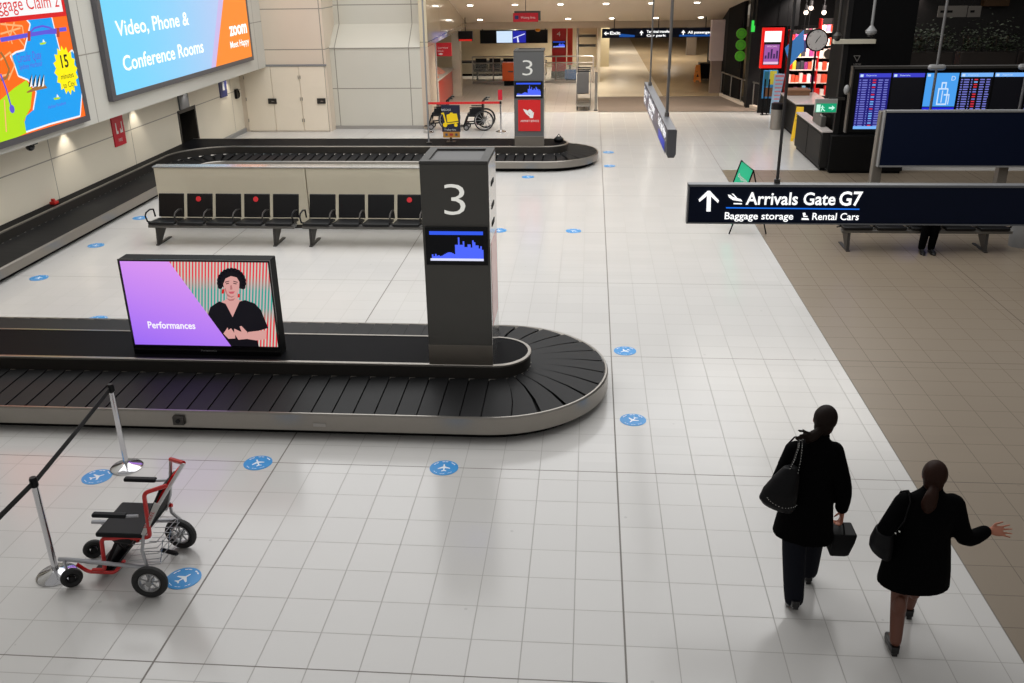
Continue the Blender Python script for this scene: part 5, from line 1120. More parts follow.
# far corridor: dark box with wet floor board beside it
t = thing('waste_cart', 'black waste cart standing in the far corridor behind the orange warning board', 'cart', (4.9, 41, 0))
MB().loft([[Vector((4.9+a*w, 41.1+b*.3, z)) for a, b in ((-1, -1), (1, -1), (1, 1), (-1, 1))] for z, w in ((.08, .22), (.66, .27))]).build('body', matteb, t); MB().box(4.62, 5.18, 40.8, 41.4, .66, .7).build('lid', blackp, t)
for x in (4.75, 5.05): MB().torus((x, 40.9, .05), .035, .014, X3, 12, 6).build('wheel', rubber, t)
def wet_board(x, y, h, w, col, label, name='wet_floor_sign', yaw=0):
    t = thing(name, label, 'warning sign', (x, y, 0)); m_ = mat('warning_%d' % col[1], col, .4)
    for s, nm in ((-1, 'front_leaf'), (1, 'rear_leaf')):
        Rr = Matrix.Rotation(yaw, 3, 'Z')
        P = [Vector((-w/2, s*h*.22, 0)), Vector((-w*.28, s*h*.22, 0)), Vector((-w*.22, s*h*.19, h*.1)), Vector((w*.22, s*h*.19, h*.1)), Vector((w*.28, s*h*.22, 0)), Vector((w/2, s*h*.22, 0)), Vector((w*.3, s*.01, h)), Vector((-w*.3, s*.01, h))]
        o = MB().extr([Rr@v+Vector((x, y, 0)) for v in P], (0, s*.015, 0)).build(nm, m_, t)
        if s < 0:
            f = lambda u, v: Rr@Vector((u, -h*.22*(1-v/h)-.02, v))+Vector((x, y, 0))
            q = MB().extr([f(-w*.16, h*.3), f(w*.16, h*.3), f(0, h*.5)], (0, -.003, 0)); q.txt('CAUTION', f(-w*.26, h*.72), Rr@X3, Rr@Vector((0, .21, .97)), h*.07, w=w*.52); q.txt('WET FLOOR', f(-w*.26, h*.58), Rr@X3, Rr@Vector((0, .21, .97)), h*.06, w=w*.52)
            q.build('lettering', matteb, o, smooth=False)
    return t
wet_board(4.52, 40.5, .68, .3, (240, 140, 20), 'orange wet floor warning board in the far corridor beside the black cart')
wet_board(5.92, 26.9, .93, .32, (238, 190, 24), 'yellow wet floor warning board leaning by the black kiosk counters', yaw=-.3)
# ------------------------------------------------------------------ black shop front, right
shopb = mat('shop_black', (6, 6, 7), .65, 0, .2, 2, spec=.12); shopg = mat('shop_charcoal', (17, 16, 16), .6, 0, .15, 2, spec=.25)
struct(MB().prism([(5.3, 44), (5.0, 35.8), (5.35, 34.4), (5.45, 34.4), (5.6, 44)], 0, 3.8).build('wall_right', shopb, smooth=False))
struct(MB().box(5.42, 6.0, 33.1, 33.8, 0, 3.9).build('trim_10', shopg, smooth=False))
struct(MB().box(5.4, 6.75, 32.2, 32.6, 2.75, 4.4).build('trim_11', shopb, smooth=False))
gg = mat('disc_green', (84, 176, 30), .4)
gds = thing('round_sign', 'column of three round green signs on the black shop wall', 'sign', (4.95, 34.8, 1))
for (px, py) in ((741.5, 33.5), (740.8, 44.8), (740, 56)):
    p = at_y(px, py, 34.1); MB().tube([p, (p.x+.1, 34.75, p.z)], .012, 6).build('wall_bracket', matteb, gds); o = MB().disc(p, .18, (0, 1, 0), .05, 28).build('green_disc', gg, gds); MB().torus(p-Vector((0, .03, 0)), .11, .006, Y3, 24, 6).build('ring_mark', mat('disc_dark_green', (40, 110, 20), .4), o)
MB().tube([(at_y(741, 42, 34.16).x, 34.16, 1.2), (at_y(741, 42, 34.16).x, 34.16, 2.9)], .02, 8).build('mount', matteb, gds)
t = thing('exit_light', 'small green lit sign high on the black shop pillar', 'sign', (5.45, 33, 2.5)); MB().box(5.38, 5.5, 33.0, 33.08, 2.52, 2.88).build('panel', glow('exit_green_bright', (60, 220, 80), 1), t); MB().box(5.36, 5.52, 33.03, 33.1, 2.48, 2.92).build('casing', blackp, t)
hr = thing('handrail', 'steel handrail on a low pale plinth beside the matting', 'handrail', (5.4, 33.8, 0))
hp = [(4.95, 36.2), (5.35, 33.9), (5.92, 32.15)]
MB().tube([(x, y, .86) for x, y in hp], .025, 8).build('rail', steel, hr)
for i in range(5):
    f = i/4*2; k = min(int(f), 1); f -= k; x = hp[k][0]*(1-f)+hp[k+1][0]*f; y = hp[k][1]*(1-f)+hp[k+1][1]*f; MB().tube([(x, y, .1), (x, y, .86)], .02, 8).build('rail_post', steel, hr)
MB().prism([(4.9, 36.2), (5.3, 33.9), (5.85, 32.1), (6.0, 32.2), (5.45, 34.0), (5.05, 36.25)], 0, .1).build('plinth', mat('pale_plinth', (190, 176, 160), .5), hr)
lb_ = thing('lightbox', 'tall red framed lightbox with white top and purple poster', 'lightbox', (5.9, 31.9, 0))
q = MB(); q.box(5.56, 6.26, 31.82, 31.95, 2.62, 2.72).box(5.56, 6.26, 31.82, 31.95, 1.46, 1.56).box(5.56, 5.64, 31.82, 31.95, 1.56, 2.62).box(6.18, 6.26, 31.82, 31.95, 1.56, 2.62).build('frame', glow('neon_red', (240, 24, 20), 1.0), lb_, smooth=False)
MB().box(5.64, 6.18, 31.86, 31.94, 2.28, 2.62).build('white_panel', glow('panel_white', (255, 250, 250), 1.2), lb_)
q = MB().box(5.64, 6.18, 31.86, 31.94, 1.56, 2.28); q.m = 1; q.box(5.67, 6.15, 31.855, 31.86, 1.62, 2.2); q.m = 2
for k in range(5): q.box(5.7+.09*k, 5.76+.09*k, 31.85, 31.855, 1.76, 1.86+.05*(k*7 % 5))
q.m = 3; q.box(5.67, 6.15, 31.85, 31.855, 1.58, 1.66); q.txt('SPECIAL', (5.74, 31.852, 2.12), X3, Z3, .05, w=.34)
q.build('poster', [blackp, glow('poster_purple', (168, 96, 176), .9), glow('poster_dark', (70, 44, 96), .9), glow('poster_pink', (236, 196, 226), 1)], lb_, smooth=False)
MB().box(5.62, 6.2, 31.9, 31.98, 0, 1.46).build('back_board', shopg, lb_)
ml = thing('leaflet_stand', 'leaflet stand with yellow, blue and green posters under the red lightbox', 'leaflet stand', (5.9, 31.7, 0))
q = MB().box(5.7, 6.16, 31.74, 31.8, .5, 1.4); q.m = 1; q.box(5.73, 5.86, 31.73, 31.74, .9, 1.36); q.m = 2; q.box(5.9, 6.12, 31.73, 31.74, .95, 1.38); q.m = 3; q.box(5.74, 6.1, 31.73, 31.74, .56, .85)
q.build('posters', [mat('poster_blue', (60, 140, 200), .5), mat('poster_teal', (40, 110, 130), .5), mat('poster_lemon', (222, 206, 60), .5), mat('poster_brown', (120, 80, 50), .5)], ml, smooth=False)
for x in (5.74, 6.1): MB().tube([(x, 31.78, 0), (x, 31.78, .52)], .02, 6).build('leg', matteb, ml)
for x, lb in ((5.73, 'left black queue rod in front of the leaflet stand'), (5.86, 'right black queue rod in front of the leaflet stand')):
    tag(own_origin(MB().tube([(x, 31.5, 0), (x, 31.5, 1.15)], .025, 8).lathe([(0, 0), (.08, 0), (.08, .015), (0, .02)], (x, 31.5, 0), 16).build('queue_rod', matteb), (x, 31.5, 0)), lb, 'post')
t = thing('banner_stand', 'pale blue printed banner stand beside the leaflet stand', 'banner', (6.15, 31.9, 0))
q = MB().loft([[Vector((x, 31.6+dy, z)) for x, dy in ((a, 0), (b, 0), (b, .03), (a, .03))] for z, a, b in ((.02, 5.98, 6.2), (1.3, 6.03, 6.36))]); q.build('banner', mat('banner_pale_blue', (150, 186, 212), .5, 0, .15, 14), t)
q = MB()
for k in range(9): q.box(6.07, 6.2+.015*k, 31.59, 31.598, .12+.12*k, .16+.12*k)
q.box(6.06, 6.33, 31.59, 31.598, 1.2, 1.27); q.build('printing', mat('banner_print', (206, 120, 130), .5), t); MB().box(5.95, 6.25, 31.5, 31.75, 0, .02).build('foot', greyp, t)
lbn = thing('litter_bin', 'steel litter bin with black top in front of the shop shelves', 'bin', (5.74, 28.7, 0))
MB().lathe([(0, .0), (.18, .0), (.18, .6), (0, .6)], (5.66, 28.75, 0), 24).build('body', mat('bin_steel', (150, 144, 136), .35, .5), lbn); MB().lathe([(0, .6), (.19, .6), (.19, .76), (.15, .78), (0, .78)], (5.66, 28.75, 0)).build('lid', blackp, lbn)
# shop room behind the clock: shell
struct(MB().box(6.5, 15, 36.5, 36.7, 0, 4.5).build('wall_shop', shopb, smooth=False)); struct(MB().box(6.5, 15, 29.0, 36.7, 4.3, 4.5).build('ceiling', shopb, smooth=False))
struct(MB().box(6.5, 6.6, 33.2, 36.5, 0, 4.3).build('wall_shop', shopb, smooth=False)); struct(MB().box(14, 14.2, .5, 36.7, 0, 5).build('wall_right', shopb, smooth=False))
rj = random.Random(3)
PAL = [(214, 40, 34), (240, 236, 228), (232, 90, 60), (44, 90, 170), (238, 196, 60), (230, 120, 150), (60, 60, 66), (120, 190, 220), (246, 200, 190), (150, 60, 120)]
pm = [mat('pack_%d' % i, c, .4) for i, c in enumerate(PAL)]
def shop_shelves(x, y, n, w, z0, dz, label, gname, wid=.11, lit_=True, cols=None):
    t = thing('shelf_unit', label, 'shelf', (x+w/2, y+.2, 0))
    MB().box(x, x+w, y+.38, y+.42, 0, z0+dz*n).build('back_panel', shopg, t)
    for s in (x-.03, x+w): MB().box(s, s+.03, y, y+.42, 0, z0+dz*n).build('side_panel', mat('shelf_red', (206, 24, 24), .4), t)
    for k in range(n):
        z = z0+dz*k; MB().box(x, x+w, y, y+.38, z-.03, z).build('shelf', mat('shelf_pale', (214, 200, 190), .4), t)
        u = x+.02
        while u+wid < x+w:
            h = dz*rj.uniform(.45, .75); ci = rj.randrange(len(pm)) if cols is None else rj.choice(cols)
            o = MB().box(u, u+wid*.86, y+.03, y+.2, z+.001, z+h).build('product_box', pm[ci], bevel=.004)
            nm = ('red', 'white', 'coral', 'dark blue', 'yellow', 'pink', 'charcoal', 'light blue', 'salmon', 'plum')[ci]
            own_origin(o, (u+wid*.43, y+.1, z)); tag(o, nm+' product box on the '+gname+', '+('bottom', 'second', 'third', 'fourth', 'fifth', 'sixth')[k]+' shelf', 'box', nm+' boxes on '+gname+' shelf %d' % (k+1))
            u += wid
    return t
shop_shelves(6.7, 32.9, 5, .95, .45, .42, 'red sided shelf unit of boxes left of the clock', 'red sided shelf unit', .13)
shop_shelves(7.85, 33.6, 6, 1.3, .35, .42, 'tall shelf unit of boxes behind the clock', 'tall shelf unit behind the clock', .15, cols=[0, 1, 2, 8, 5, 1])
shop_shelves(9.35, 31.6, 6, 1.1, .5, .42, 'shelf unit of bright boxes seen right of the black pillar', 'shelf unit right of the black pillar', .15, cols=[0, 1, 0, 3, 8, 4])
spot('shop_lamp', (7.6, 31.9, 3.9), 900, 2.2, col=(1, .86, .78), tgt=(7.9, 33.6, 1.2)); spot('shop_lamp', (9.6, 30.2, 3.9), 600, 2.0, col=(1, .84, .78), tgt=(9.9, 31.8, 1.6))
spot('shop_lamp', (6.9, 31.6, 3.9), 400, 2.0, col=(1, .9, .82), tgt=(7.0, 33, 1.0))
t = thing('display_panel', 'blue slanted promotional panel hanging left of the clock', 'panel', (6.9, 32, 2))
P = [at_y(785, 48, 32), at_y(804, 30, 32), at_y(804, 50, 32), at_y(790, 66, 32)]
MB().extr(P[::-1], (0, .04, 0)).build('panel', glow('promo_blue', (60, 124, 190), .8), t); MB().tube([P[1], P[1]+Vector((0, 0, 1.6))], .01, 6).tube([P[0], P[0]+Vector((0, 0, 2))], .01, 6).build('hanger', matteb, t)
t = thing('display_panel', 'dark violet promotional panel hanging behind the clock, left side', 'panel', (7.1, 32.2, 2))
P = [at_y(795, 40, 32.2), at_y(807, 40, 32.2), at_y(806, 52, 32.2), at_y(795, 50, 32.2)]; MB().extr(P[::-1], (0, .04, 0)).build('panel', glow('promo_violet', (70, 74, 130), .7), t); MB().tube([P[1], P[1]+Vector((0, 0, 2))], .01, 6).build('hanger', matteb, t)
q = glow('mosaic_red', (230, 50, 44), .9); q2 = glow('mosaic_white', (255, 226, 214), 1.1); q3 = glow('mosaic_pink', (246, 120, 150), 1)
t = thing('lit_wall_display', 'lit red and white mosaic display on the shop wall behind the clock', 'display', (8.3, 35.3, .9))
s = MB(); s.box(7.55, 9.1, 35.3, 35.36, .9, 2.5)
for i in range(13):
    for j in range(13):
        s.m = 1+rj.choice((0, 0, 1, 1, 1, 2)); u, v = 7.57+.118*i, .92+.12*j
        if rj.random() < .8: s.box(u, u+.09, 35.27, 35.3, v, v+.09)
s.build('mosaic', [shopb, q, q2, q3], t, smooth=False); MB().box(7.5, 9.15, 35.36, 35.42, 0, 2.55).build('back_board', shopb, t)
bulb = glow('bulb_warm', (255, 232, 214), 3.0)
for k, (px, py) in enumerate(((806, 12.5), (811, 8), (824, 12.5), (837, 12.5), (898, 1.5))):
    p = at_y(px, py, 32.4); t = thing('track_spotlight', ('leftmost shop ceiling spotlight above the clock', 'second shop ceiling spotlight above the clock, set highest', 'third shop ceiling spotlight above the clock', 'rightmost spotlight above the clock beside the black pillar', 'spotlight high in the shop right of the black pillar')[k], 'spotlight', tuple(p))
    MB().ball(p, .075).build('bulb', bulb, t); MB().tube([p+Vector((0, .02, .05)), p+Vector((0, .02, .22))], .06, 10).tube([p+Vector((0, .02, .2)), (p.x, p.y+.02, 4.3)], .012, 6).build('housing', matteb, t)
for k, (px, py, r) in enumerate(((831, 64, .1), (896, 61, .1), (884, 59, .12))):
    p = at_y(px, py, 31.0); t = thing('globe_lamp', ('glowing globe lamp right of the clock face', 'right glowing globe lamp in the shop right of the black pillar', 'left glowing globe lamp in the shop right of the black pillar')[k], 'lamp', tuple(p)); MB().ball(p, r).build('globe', bulb, t); MB().tube([p, (p.x, p.y, 4.3)], .008, 6).build('cord', matteb, t)
# red framed stand right of the pillar
t = thing('shop_display', 'red and white lit shop display seen right of the black pillar', 'display', (9.2, 30.6, 0)); s = MB()
s.box(9.0, 9.3, 30.5, 30.6, 1.4, 3.0); s.m = 1; s.box(8.72, 9.0, 30.5, 30.6, 2.5, 2.95); s.m = 2; s.box(8.6, 9.35, 30.48, 30.6, 2.0, 2.04).box(8.6, 9.35, 30.48, 30.6, 1.6, 1.64); s.m = 3; s.box(9.3, 9.6, 30.5, 30.6, 2.2, 2.7); s.m = 4; s.box(8.66, 8.98, 30.5, 30.6, 1.5, 2.4)
s.build('panel', [glow('display_red', (232, 20, 16), 1), glow('panel_white', (255, 250, 250), 1.2), shopb, glow('display_blue_grey', (70, 76, 120), .7), glow('display_blue', (40, 80, 150), .7)], t, smooth=False); MB().box(8.7, 9.5, 30.6, 30.7, 0, 1.5).build('base', shopb, t)
# clock
ck = thing('pole_clock', 'round station clock with black rim on a tall black post', 'clock', (6.95, 30.3, 0)); CY_ = 30.3
cc = at_y(816.7, 40, CY_); cr = abs(at_y(827.5, 40, CY_).x-at_y(805.5, 40, CY_).x)/2; MB().disc(cc, cr-.005, Y3, .1, 40).build('case', matteb, ck)
MB().torus(cc+Vector((0, -.05, 0)), cr-.015, .022, Y3, 40, 8).build('rim', matteb, ck)
dl = MB().disc(cc+Vector((0, -.055, 0)), cr-.03, Y3, .006, 40).build('dial', mat('clock_dial', (190, 186, 184), .5), ck); s = MB()
for k in range(12):
    a = 2*PI*k/12; e = Vector((math.sin(a), 0, math.cos(a))); tn_ = Vector((math.cos(a), 0, -math.sin(a))); c_ = cc+Vector((0, -.0585, 0))
    s.txt(str(12 if k == 0 else k), c_+e*(cr-.08)-Vector((0, 0, .025)), X3, Z3, .05, align='c') if k % 2 == 0 else s.poly([c_+e*(cr-.08)-tn_*.006, c_+e*(cr-.08)+tn_*.006, c_+e*(cr-.05)+tn_*.006, c_+e*(cr-.05)-tn_*.006])
for a, L, w in ((.62, .17, .012), (3.6, .1, .016)):
    e = Vector((math.sin(a), 0, math.cos(a))); tn_ = Vector((math.cos(a), 0, -math.sin(a))); c_ = cc+Vector((0, -.062, 0)); MB().poly([c_-tn_*w, c_+tn_*w, c_+e*L+tn_*w*.5, c_+e*L-tn_*w*.5]).build('minute_hand' if L > .12 else 'hour_hand', matteb, dl, smooth=False)
s.build('numerals', matteb, dl, smooth=False)
bx = at_y(811, 108, CY_).x+.12; MB().tube([(cc.x, CY_, .04), (cc.x, CY_, cc.z-cr)], [.05, .035], 12).build('post', matteb, ck); MB().lathe([(0, 0), (.22, 0), (.22, .04), (.07, .1), (0, .1)], (cc.x, CY_, 0), 20).build('base', matteb, ck)
t = thing('hanging_disc', 'dim round sign hanging just right of the clock', 'sign', tuple(at_y(829, 54, 30.2))); p = at_y(829, 54, 30.2); MB().disc(p, .15, Y3, .05).build('disc', mat('dim_taupe', (84, 70, 62), .5), t); MB().tube([p, (p.x, p.y, 4.3)], .008, 6).build('cord', matteb, t)
# kiosk counters
def kiosk(x0, x1, y0, y1, h, label, top=(196, 188, 184)):
    t = thing('kiosk_counter', label, 'counter', ((x0+x1)/2, (y0+y1)/2, 0))
    MB().box(x0+.05, x1-.05, y0+.05, y1-.05, 0, .08).build('plinth', matteb, t); MB().box(x0, x1, y0, y1, .08, h-.04).build('body', mat('kiosk_charcoal', (13, 11, 10), .6, 0, .12, 3), t, bevel=.01)
    MB().box(x0-.03, x1+.03, y0-.03, y1+.03, h-.04, h).build('worktop', mat('kiosk_top', top, .25), t, bevel=.008)
    n = max(1, int((y1-y0)/1.4))
    for k in range(n):
        a = y0+(y1-y0)*k/n; MB().box(x0-.012, x0, a+.04, a+(y1-y0)/n-.04, .14, h-.1).build('side_panel', mat('kiosk_panel', (17, 15, 14), .55, 0, .1, 3, spec=.2), t, bevel=.006)
    return t
kiosk(5.6, 5.8, 22.75, 25.7, .97, 'charcoal kiosk counter with pale top beside the black pillar')
kiosk(5.9, 6.9, 27.3, 29.6, .97, 'farther charcoal counter with pale top behind the yellow warning board')
t = thing('coffee_machine', 'low dark steel machine on the near kiosk counter', 'machine', (5.72, 23.6, .97)); MB().box(5.66, 5.79, 23.3, 24.2, .97, 1.22).build('body', dgrey, t, bevel=.02)
for y in (23.45, 24.0): MB().lathe([(0, 0), (.05, 0), (.05, .03), (0, .04)], (5.72, y, 1.22), 12).build('knob', chrome, t)
t = thing('wooden_box', 'brown wooden box on the farther kiosk counter', 'box', (6.2, 29.2, .97)); MB().box(5.95, 6.6, 28.9, 29.4, .97, 1.1).build('body', mat('brown_wood', (122, 86, 60), .5, 0, .2, 10), t, bevel=.01); MB().box(5.93, 6.62, 28.88, 29.42, 1.1, 1.14).build('lid', mat('brown_wood_lid', (140, 102, 76), .5), t)
pil = thing('shop_pillar', 'large black clad pillar beside the flight screens', 'pillar', (6.8, 23.4, 0))
MB().box(5.95, 7.4, 22.72, 24.4, 0, 4.6).build('cladding', shopb, pil, bevel=.01); bc = thing('base_cabinet', 'low black cabinet in front of the black pillar under the flight screens', 'cabinet', (6.6, 22.6, 0)); MB().box(5.76, 7.5, 22.5, 22.69, .06, .9).build('body', mat('base_black', (10, 10, 11), .5, 0, .2, 3, spec=.2), bc, bevel=.01); MB().box(5.8, 7.46, 22.53, 22.69, 0, .06).build('plinth', matteb, bc)
MB().box(5.84, 5.95, 22.7, 22.85, 0, 4.6).build('corner_trim', shopg, pil)
a, b = at_y(834, 40.5, 22.6), at_y(875, 43.5, 22.6); MB().box(a.x, b.x, 22.56, 22.72, b.z, a.z+.02).build('pale_shelf', mat('pale_beam', (196, 190, 172), .4), pil)
s = MB(); y = 22.712; v0, v1, v2 = at_y(853.5, 55.5, y), at_y(860.5, 55.5, y), at_y(857, 62, y)
def outl(P, k):
    c_ = sum(P, Vector())/len(P)
    for i in range(len(P)): A_, B_ = P[i], P[(i+1) % len(P)]; s.poly([A_, B_, c_+(B_-c_)*k, c_+(A_-c_)*k])
outl([v0, v1, v2], .72); s.txt('VIDE', at_y(853, 65, y), X3, Z3, .035, w=.18); s.build('emblem', mat('emblem_grey', (120, 116, 112), .5), pil, smooth=False)
MB().box(5.6, 5.97, 22.55, 22.62, 1.72, 1.78).build('sign_arm', dsteel, pil)
ex = thing('exit_sign', 'green lit exit sign with running figure and arrow beside the pillar', 'sign', (5.55, 22.6, 1.45)); a, b = at_y(815.5, 103.5, 22.5), at_y(836.5, 112.8, 22.5)
MB().box(a.x, b.x, 22.5, 22.6, b.z, a.z+.1).build('casing', mat('exit_casing', (150, 150, 146), .5), ex, bevel=.006)
s = MB(); y = 22.494; s.poly([(a.x+.02, y, b.z+.015), (b.x-.02, y, b.z+.015), (b.x-.02, y, a.z), (a.x+.02, y, a.z)]); s.m = 1; w = b.x-a.x; h = a.z-b.z; y -= .003
s.poly([(a.x+.62*w, y, b.z+h*.44), (a.x+.62*w, y, b.z+h*.62), (a.x+.76*w, y, b.z+h*.62), (a.x+.76*w, y, b.z+h*.8), (a.x+.9*w, y, b.z+h*.53), (a.x+.76*w, y, b.z+h*.26), (a.x+.76*w, y, b.z+h*.44)][::-1])
s.poly([(a.x+.06*w, y, b.z+h*.1), (a.x+.24*w, y, b.z+h*.1), (a.x+.24*w, y, b.z+h*.9), (a.x+.06*w, y, b.z+h*.9)])
s.tube([(a.x+.32*w, y, b.z+h*.8), (a.x+.33*w, y, b.z+h*.5), (a.x+.28*w, y, b.z+h*.14)], .012, 6).tube([(a.x+.33*w, y, b.z+h*.5), (a.x+.4*w, y, b.z+h*.3), (a.x+.46*w, y, b.z+h*.2)], .012, 6).tube([(a.x+.26*w, y, b.z+h*.55), (a.x+.33*w, y, b.z+h*.68), (a.x+.42*w, y, b.z+h*.55)], .009, 6)
s.build('face', [glow('exit_green', (20, 170, 120), .9), glow('exit_white', (200, 250, 230), 1)], ex, smooth=False)
# cylinder fronted hanging cameras
for k, (px, top, py, lb) in enumerate(((871, 874, 33, 'white dome camera on a hanging pole right of the black pillar'), (837.5, 842, 37, 'grey camera on a hanging pole left of the black pillar'))):
    p = at_y(px, py, 21.9); t = thing('dome_camera', lb, 'camera', tuple(p)); m_ = greyp if k == 0 else dsteel
    MB().tube([p+Vector((0, 0, .1)), (p.x, p.y, 7)], .03, 10).build('pole', m_, t); MB().lathe([(0, -.04), (.07, -.04), (.115, .0), (.12, .05), (.07, .11), (.03, .16), (0, .16)] if k == 0 else [(0, -.03), (.08, -.03), (.1, .03), (.04, .1), (0, .1)], tuple(p), 20).build('housing', m_, t); MB().ball(p-Vector((0, 0, .04)), (.065, .065, .05)).build('dome', MATS['dark_glass'], t)
# flight information screens
FY = 20.0; fd = thing('flight_information_board', 'row of lit flight information screens in one long black housing', 'screen', (7.5, FY, 1.4))
f0 = at_y(855, 68, FY); MB().box(f0.x, 10.4, FY+.02, FY+.14, 1.42, 2.72).build('housing', matteb, fd, bevel=.01); MB().box(f0.x-.03, 10.4, FY-.02, FY+.16, 2.7, 2.75).box(f0.x-.04, f0.x-.01, FY-.02, FY+.16, 1.4, 2.75).build('frame', dsteel, fd)
for z in (2.28,): MB().ball((f0.x-.1, FY+.05, z), (.06, .06, .1)).tube([(f0.x-.1, FY+.05, z), (f0.x, FY+.1, z)], .03, 8).build('side_clamp', greyp, fd)
cyan = glow('fids_cyan', (120, 180, 250), 1.0); dkb = glow('fids_navy', (28, 26, 120), .9); sl = glow('fids_lines', (120, 124, 214), .9); rr_ = glow('fids_red', (214, 50, 70), 1); blk = glow('fids_black', (6, 6, 14), .6); sky = glow('fids_sky', (74, 160, 240), 1); hb_ = glow('fids_header', (60, 64, 200), 1); bw_ = glow('fids_blue', (30, 40, 220), 1)
sx_ = [(5.535, 6.17), (6.21, 6.84), (6.88, 7.52), (7.56, 8.19), (8.23, 8.86), (8.9, 9.54), (9.58, 10.2)]
for k, (a, b) in enumerate(sx_):
    zt = 2.61; zb = 1.48 if k in (0, 1, 2, 5) else 1.72; s = MB(); y = FY+.015; mats_ = [blk, hb_, sl, rr_, sky, bw_, cyan, dkb]
    s.m = 0; s.poly([(a, y, 1.48), (b, y, 1.48), (b, y, zt), (a, y, zt)])
    if k in (0, 3, 5):
        s.m = 7; s.poly([(a, y-.001, zb), (b, y-.001, zb), (b, y-.001, zt), (a, y-.001, zt)]) if k == 0 else None
        s.m = 1 if k == 0 else 6; s.poly([(a, y-.002, zt-.08), (b, y-.002, zt-.08), (b, y-.002, zt), (a, y-.002, zt)])
        n = 20 if k == 0 else 15
        for r_ in range(n):
            z = zt-.12-(zt-.16-zb)*(r_+.2)/n; s.m = 2
            for u0, u1 in ((.02, .1), (.12, .3), (.34, .4), (.62, .78), (.82, .96)): s.poly([(a+(b-a)*u0, y-.003, z-.016), (a+(b-a)*(u1-rj.uniform(0, .05)), y-.003, z-.016), (a+(b-a)*(u1-.02), y-.003, z+.008), (a+(b-a)*u0, y-.003, z+.008)])
            s.m = rj.choice((3, 6, 2, 2, 3)); s.poly([(a+(b-a)*.44, y-.003, z-.016), (a+(b-a)*.55, y-.003, z-.016), (a+(b-a)*.55, y-.003, z+.008), (a+(b-a)*.44, y-.003, z+.008)])
        if k == 0: s.m = 6; s.poly([(a, y-.004, 1.48), (b, y-.004, 1.48), (b, y-.004, 1.54), (a, y-.004, 1.54)])
    elif k in (1, 4, 6):
        s.m = 1 if k == 1 else 6; s.poly([(a, y-.002, zt-.08), (b, y-.002, zt-.08), (b, y-.002, zt), (a, y-.002, zt)])
    else:
        s.m = 4; s.poly([(a, y-.002, 1.94), (b, y-.002, 1.94), (b, y-.002, zt), (a, y-.002, zt)]); s.m = 5; s.poly([(a, y-.002, 1.48), (b, y-.002, 1.48), (b, y-.002, 1.92), (a, y-.002, 1.92)])
        s.m = 8; s.txt('DEPARTURES', (a+.03, y-.004, 1.8), X3, Z3, .05, w=.34); s.txt('D', (b-.14, y-.004, 2.46), X3, Z3, .09)
        for u0, u1, z0, z1 in ((.42, .72, 2.28, 2.31), (.42, .46, 1.98, 2.3), (.5, .54, 2.28, 2.42), (.5, .66, 2.4, 2.43), (.62, .66, 2.28, 2.42), (.7, .74, 1.98, 2.3), (.42, .74, 1.97, 2.0), (.55, .58, 2.02, 2.26), (.62, .8, 2.16, 2.19), (.77, .8, 1.98, 2.19)): s.poly([(a+(b-a)*u0, y-.004, z0), (a+(b-a)*u1, y-.004, z0), (a+(b-a)*u1, y-.004, z1), (a+(b-a)*u0, y-.004, z1)])
    s.m = 8; s.poly([(a+.02, y-.004, zt-.07), (a+.08, y-.004, zt-.07), (a+.08, y-.004, zt-.02), (a+.02, y-.004, zt-.02)]); s.txt('Departures', (a+.14, y-.004, zt-.055), X3, Z3, .03, w=.2) if k not in (2,) else None
    s.build('screen', mats_+[glow('fids_pale', (200, 226, 255), 1)], fd, smooth=False)
for px, py in ((936.8, 68), (1021, 100)):
    x = at_y(px, py, FY-.06).x; MB().tube([(x, FY-.06, 1.42), (x, FY-.06, 7)], .028, 10).build('hanging_pole', mat('pole_grey', (120, 118, 118), .4, .5), fd); MB().tube([(x-.12, FY-.06, 2.73), (x+.12, FY-.06, 2.73)], .06, 10, round_end=True).build('clamp', greyp, fd)
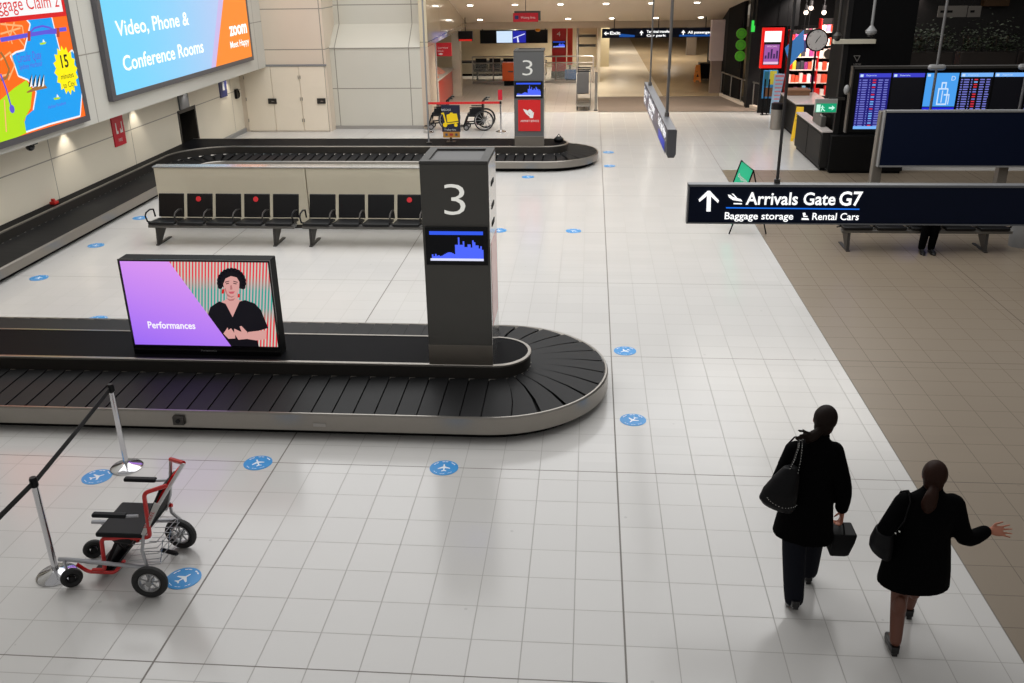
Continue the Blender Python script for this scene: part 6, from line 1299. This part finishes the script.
# dim cafe behind the flight screens: planters, boards
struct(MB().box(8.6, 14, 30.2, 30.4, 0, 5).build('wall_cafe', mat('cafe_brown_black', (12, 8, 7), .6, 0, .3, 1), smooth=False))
def leafy(x0, x1, y, z0, label, n, seed):
    t = thing('planter', label, 'planter', ((x0+x1)/2, y, z0-.6)); r = random.Random(seed)
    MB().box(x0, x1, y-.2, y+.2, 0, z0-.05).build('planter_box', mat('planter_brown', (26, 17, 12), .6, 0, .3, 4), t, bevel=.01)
    s = MB()
    for k in range(n):
        p = Vector((r.uniform(x0, x1), y+r.uniform(-.25, .2), z0+abs(r.gauss(.0, .28)))); a = r.uniform(0, 2*PI); e = Vector((math.cos(a), math.sin(a), r.uniform(-.5, .6))).normalized()*r.uniform(.06, .13); w = e.cross(Vector((r.uniform(-1, 1), r.uniform(-1, 1), 1))).normalized()*.028
        s.poly([p, p+e*.5+w, p+e, p+e*.5-w])
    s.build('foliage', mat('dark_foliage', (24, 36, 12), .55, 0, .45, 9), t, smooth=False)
    s = MB()
    for k in range(14): x = r.uniform(x0, x1); s.tube([(x, y, z0-.08), (x+r.uniform(-.1, .1), y, z0+.35)], .008, 5)
    s.build('stems', mat('stem_brown', (60, 44, 26), .7), t); return t
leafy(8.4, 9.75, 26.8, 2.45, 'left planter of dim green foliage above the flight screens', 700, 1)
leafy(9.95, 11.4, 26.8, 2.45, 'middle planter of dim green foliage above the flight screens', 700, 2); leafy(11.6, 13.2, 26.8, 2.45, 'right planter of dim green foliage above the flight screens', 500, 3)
for k, (x0, y0, x1, y1) in enumerate(((939, 6, 966, 17), (969, 6, 980, 17))):
    a, b = at_y(x0, y0, 28), at_y(x1, y1, 28); t = thing('menu_board', ('wide', 'small square')[k]+' grey board hanging in the dark cafe above the planters', 'board', tuple(b)); MB().box(a.x, b.x, 28, 28.04, b.z, a.z).build('board', mat('dim_board', (84, 80, 76), .5), t); MB().tube([(a.x+.1, 28.02, a.z), (a.x+.1, 28.02, 5)], .008, 6).tube([(b.x-.1, 28.02, a.z), (b.x-.1, 28.02, 5)], .008, 6).build('cord', matteb, t)
    MB().box(a.x+.06, (a.x+b.x)/2, 27.994, 28, b.z+.12, b.z+.18).build('printing', matteb, t)
t = thing('timber_panel', 'dim amber timber panel in the dark cafe at the top right', 'panel', (11.5, 29.9, 3.6)); a, b = at_y(985, 0, 29.9), at_y(1009, 6, 29.9); MB().box(a.x, b.x, 29.9, 30.18, b.z, a.z+.6).build('panel', mat('amber_timber', (60, 38, 12), .5, 0, .3, 4), t)
spot('cafe_lamp', (10.4, 25.2, 4.6), 12, 1.8, col=(1, .8, .55), tgt=(10.6, 27, 2.5))
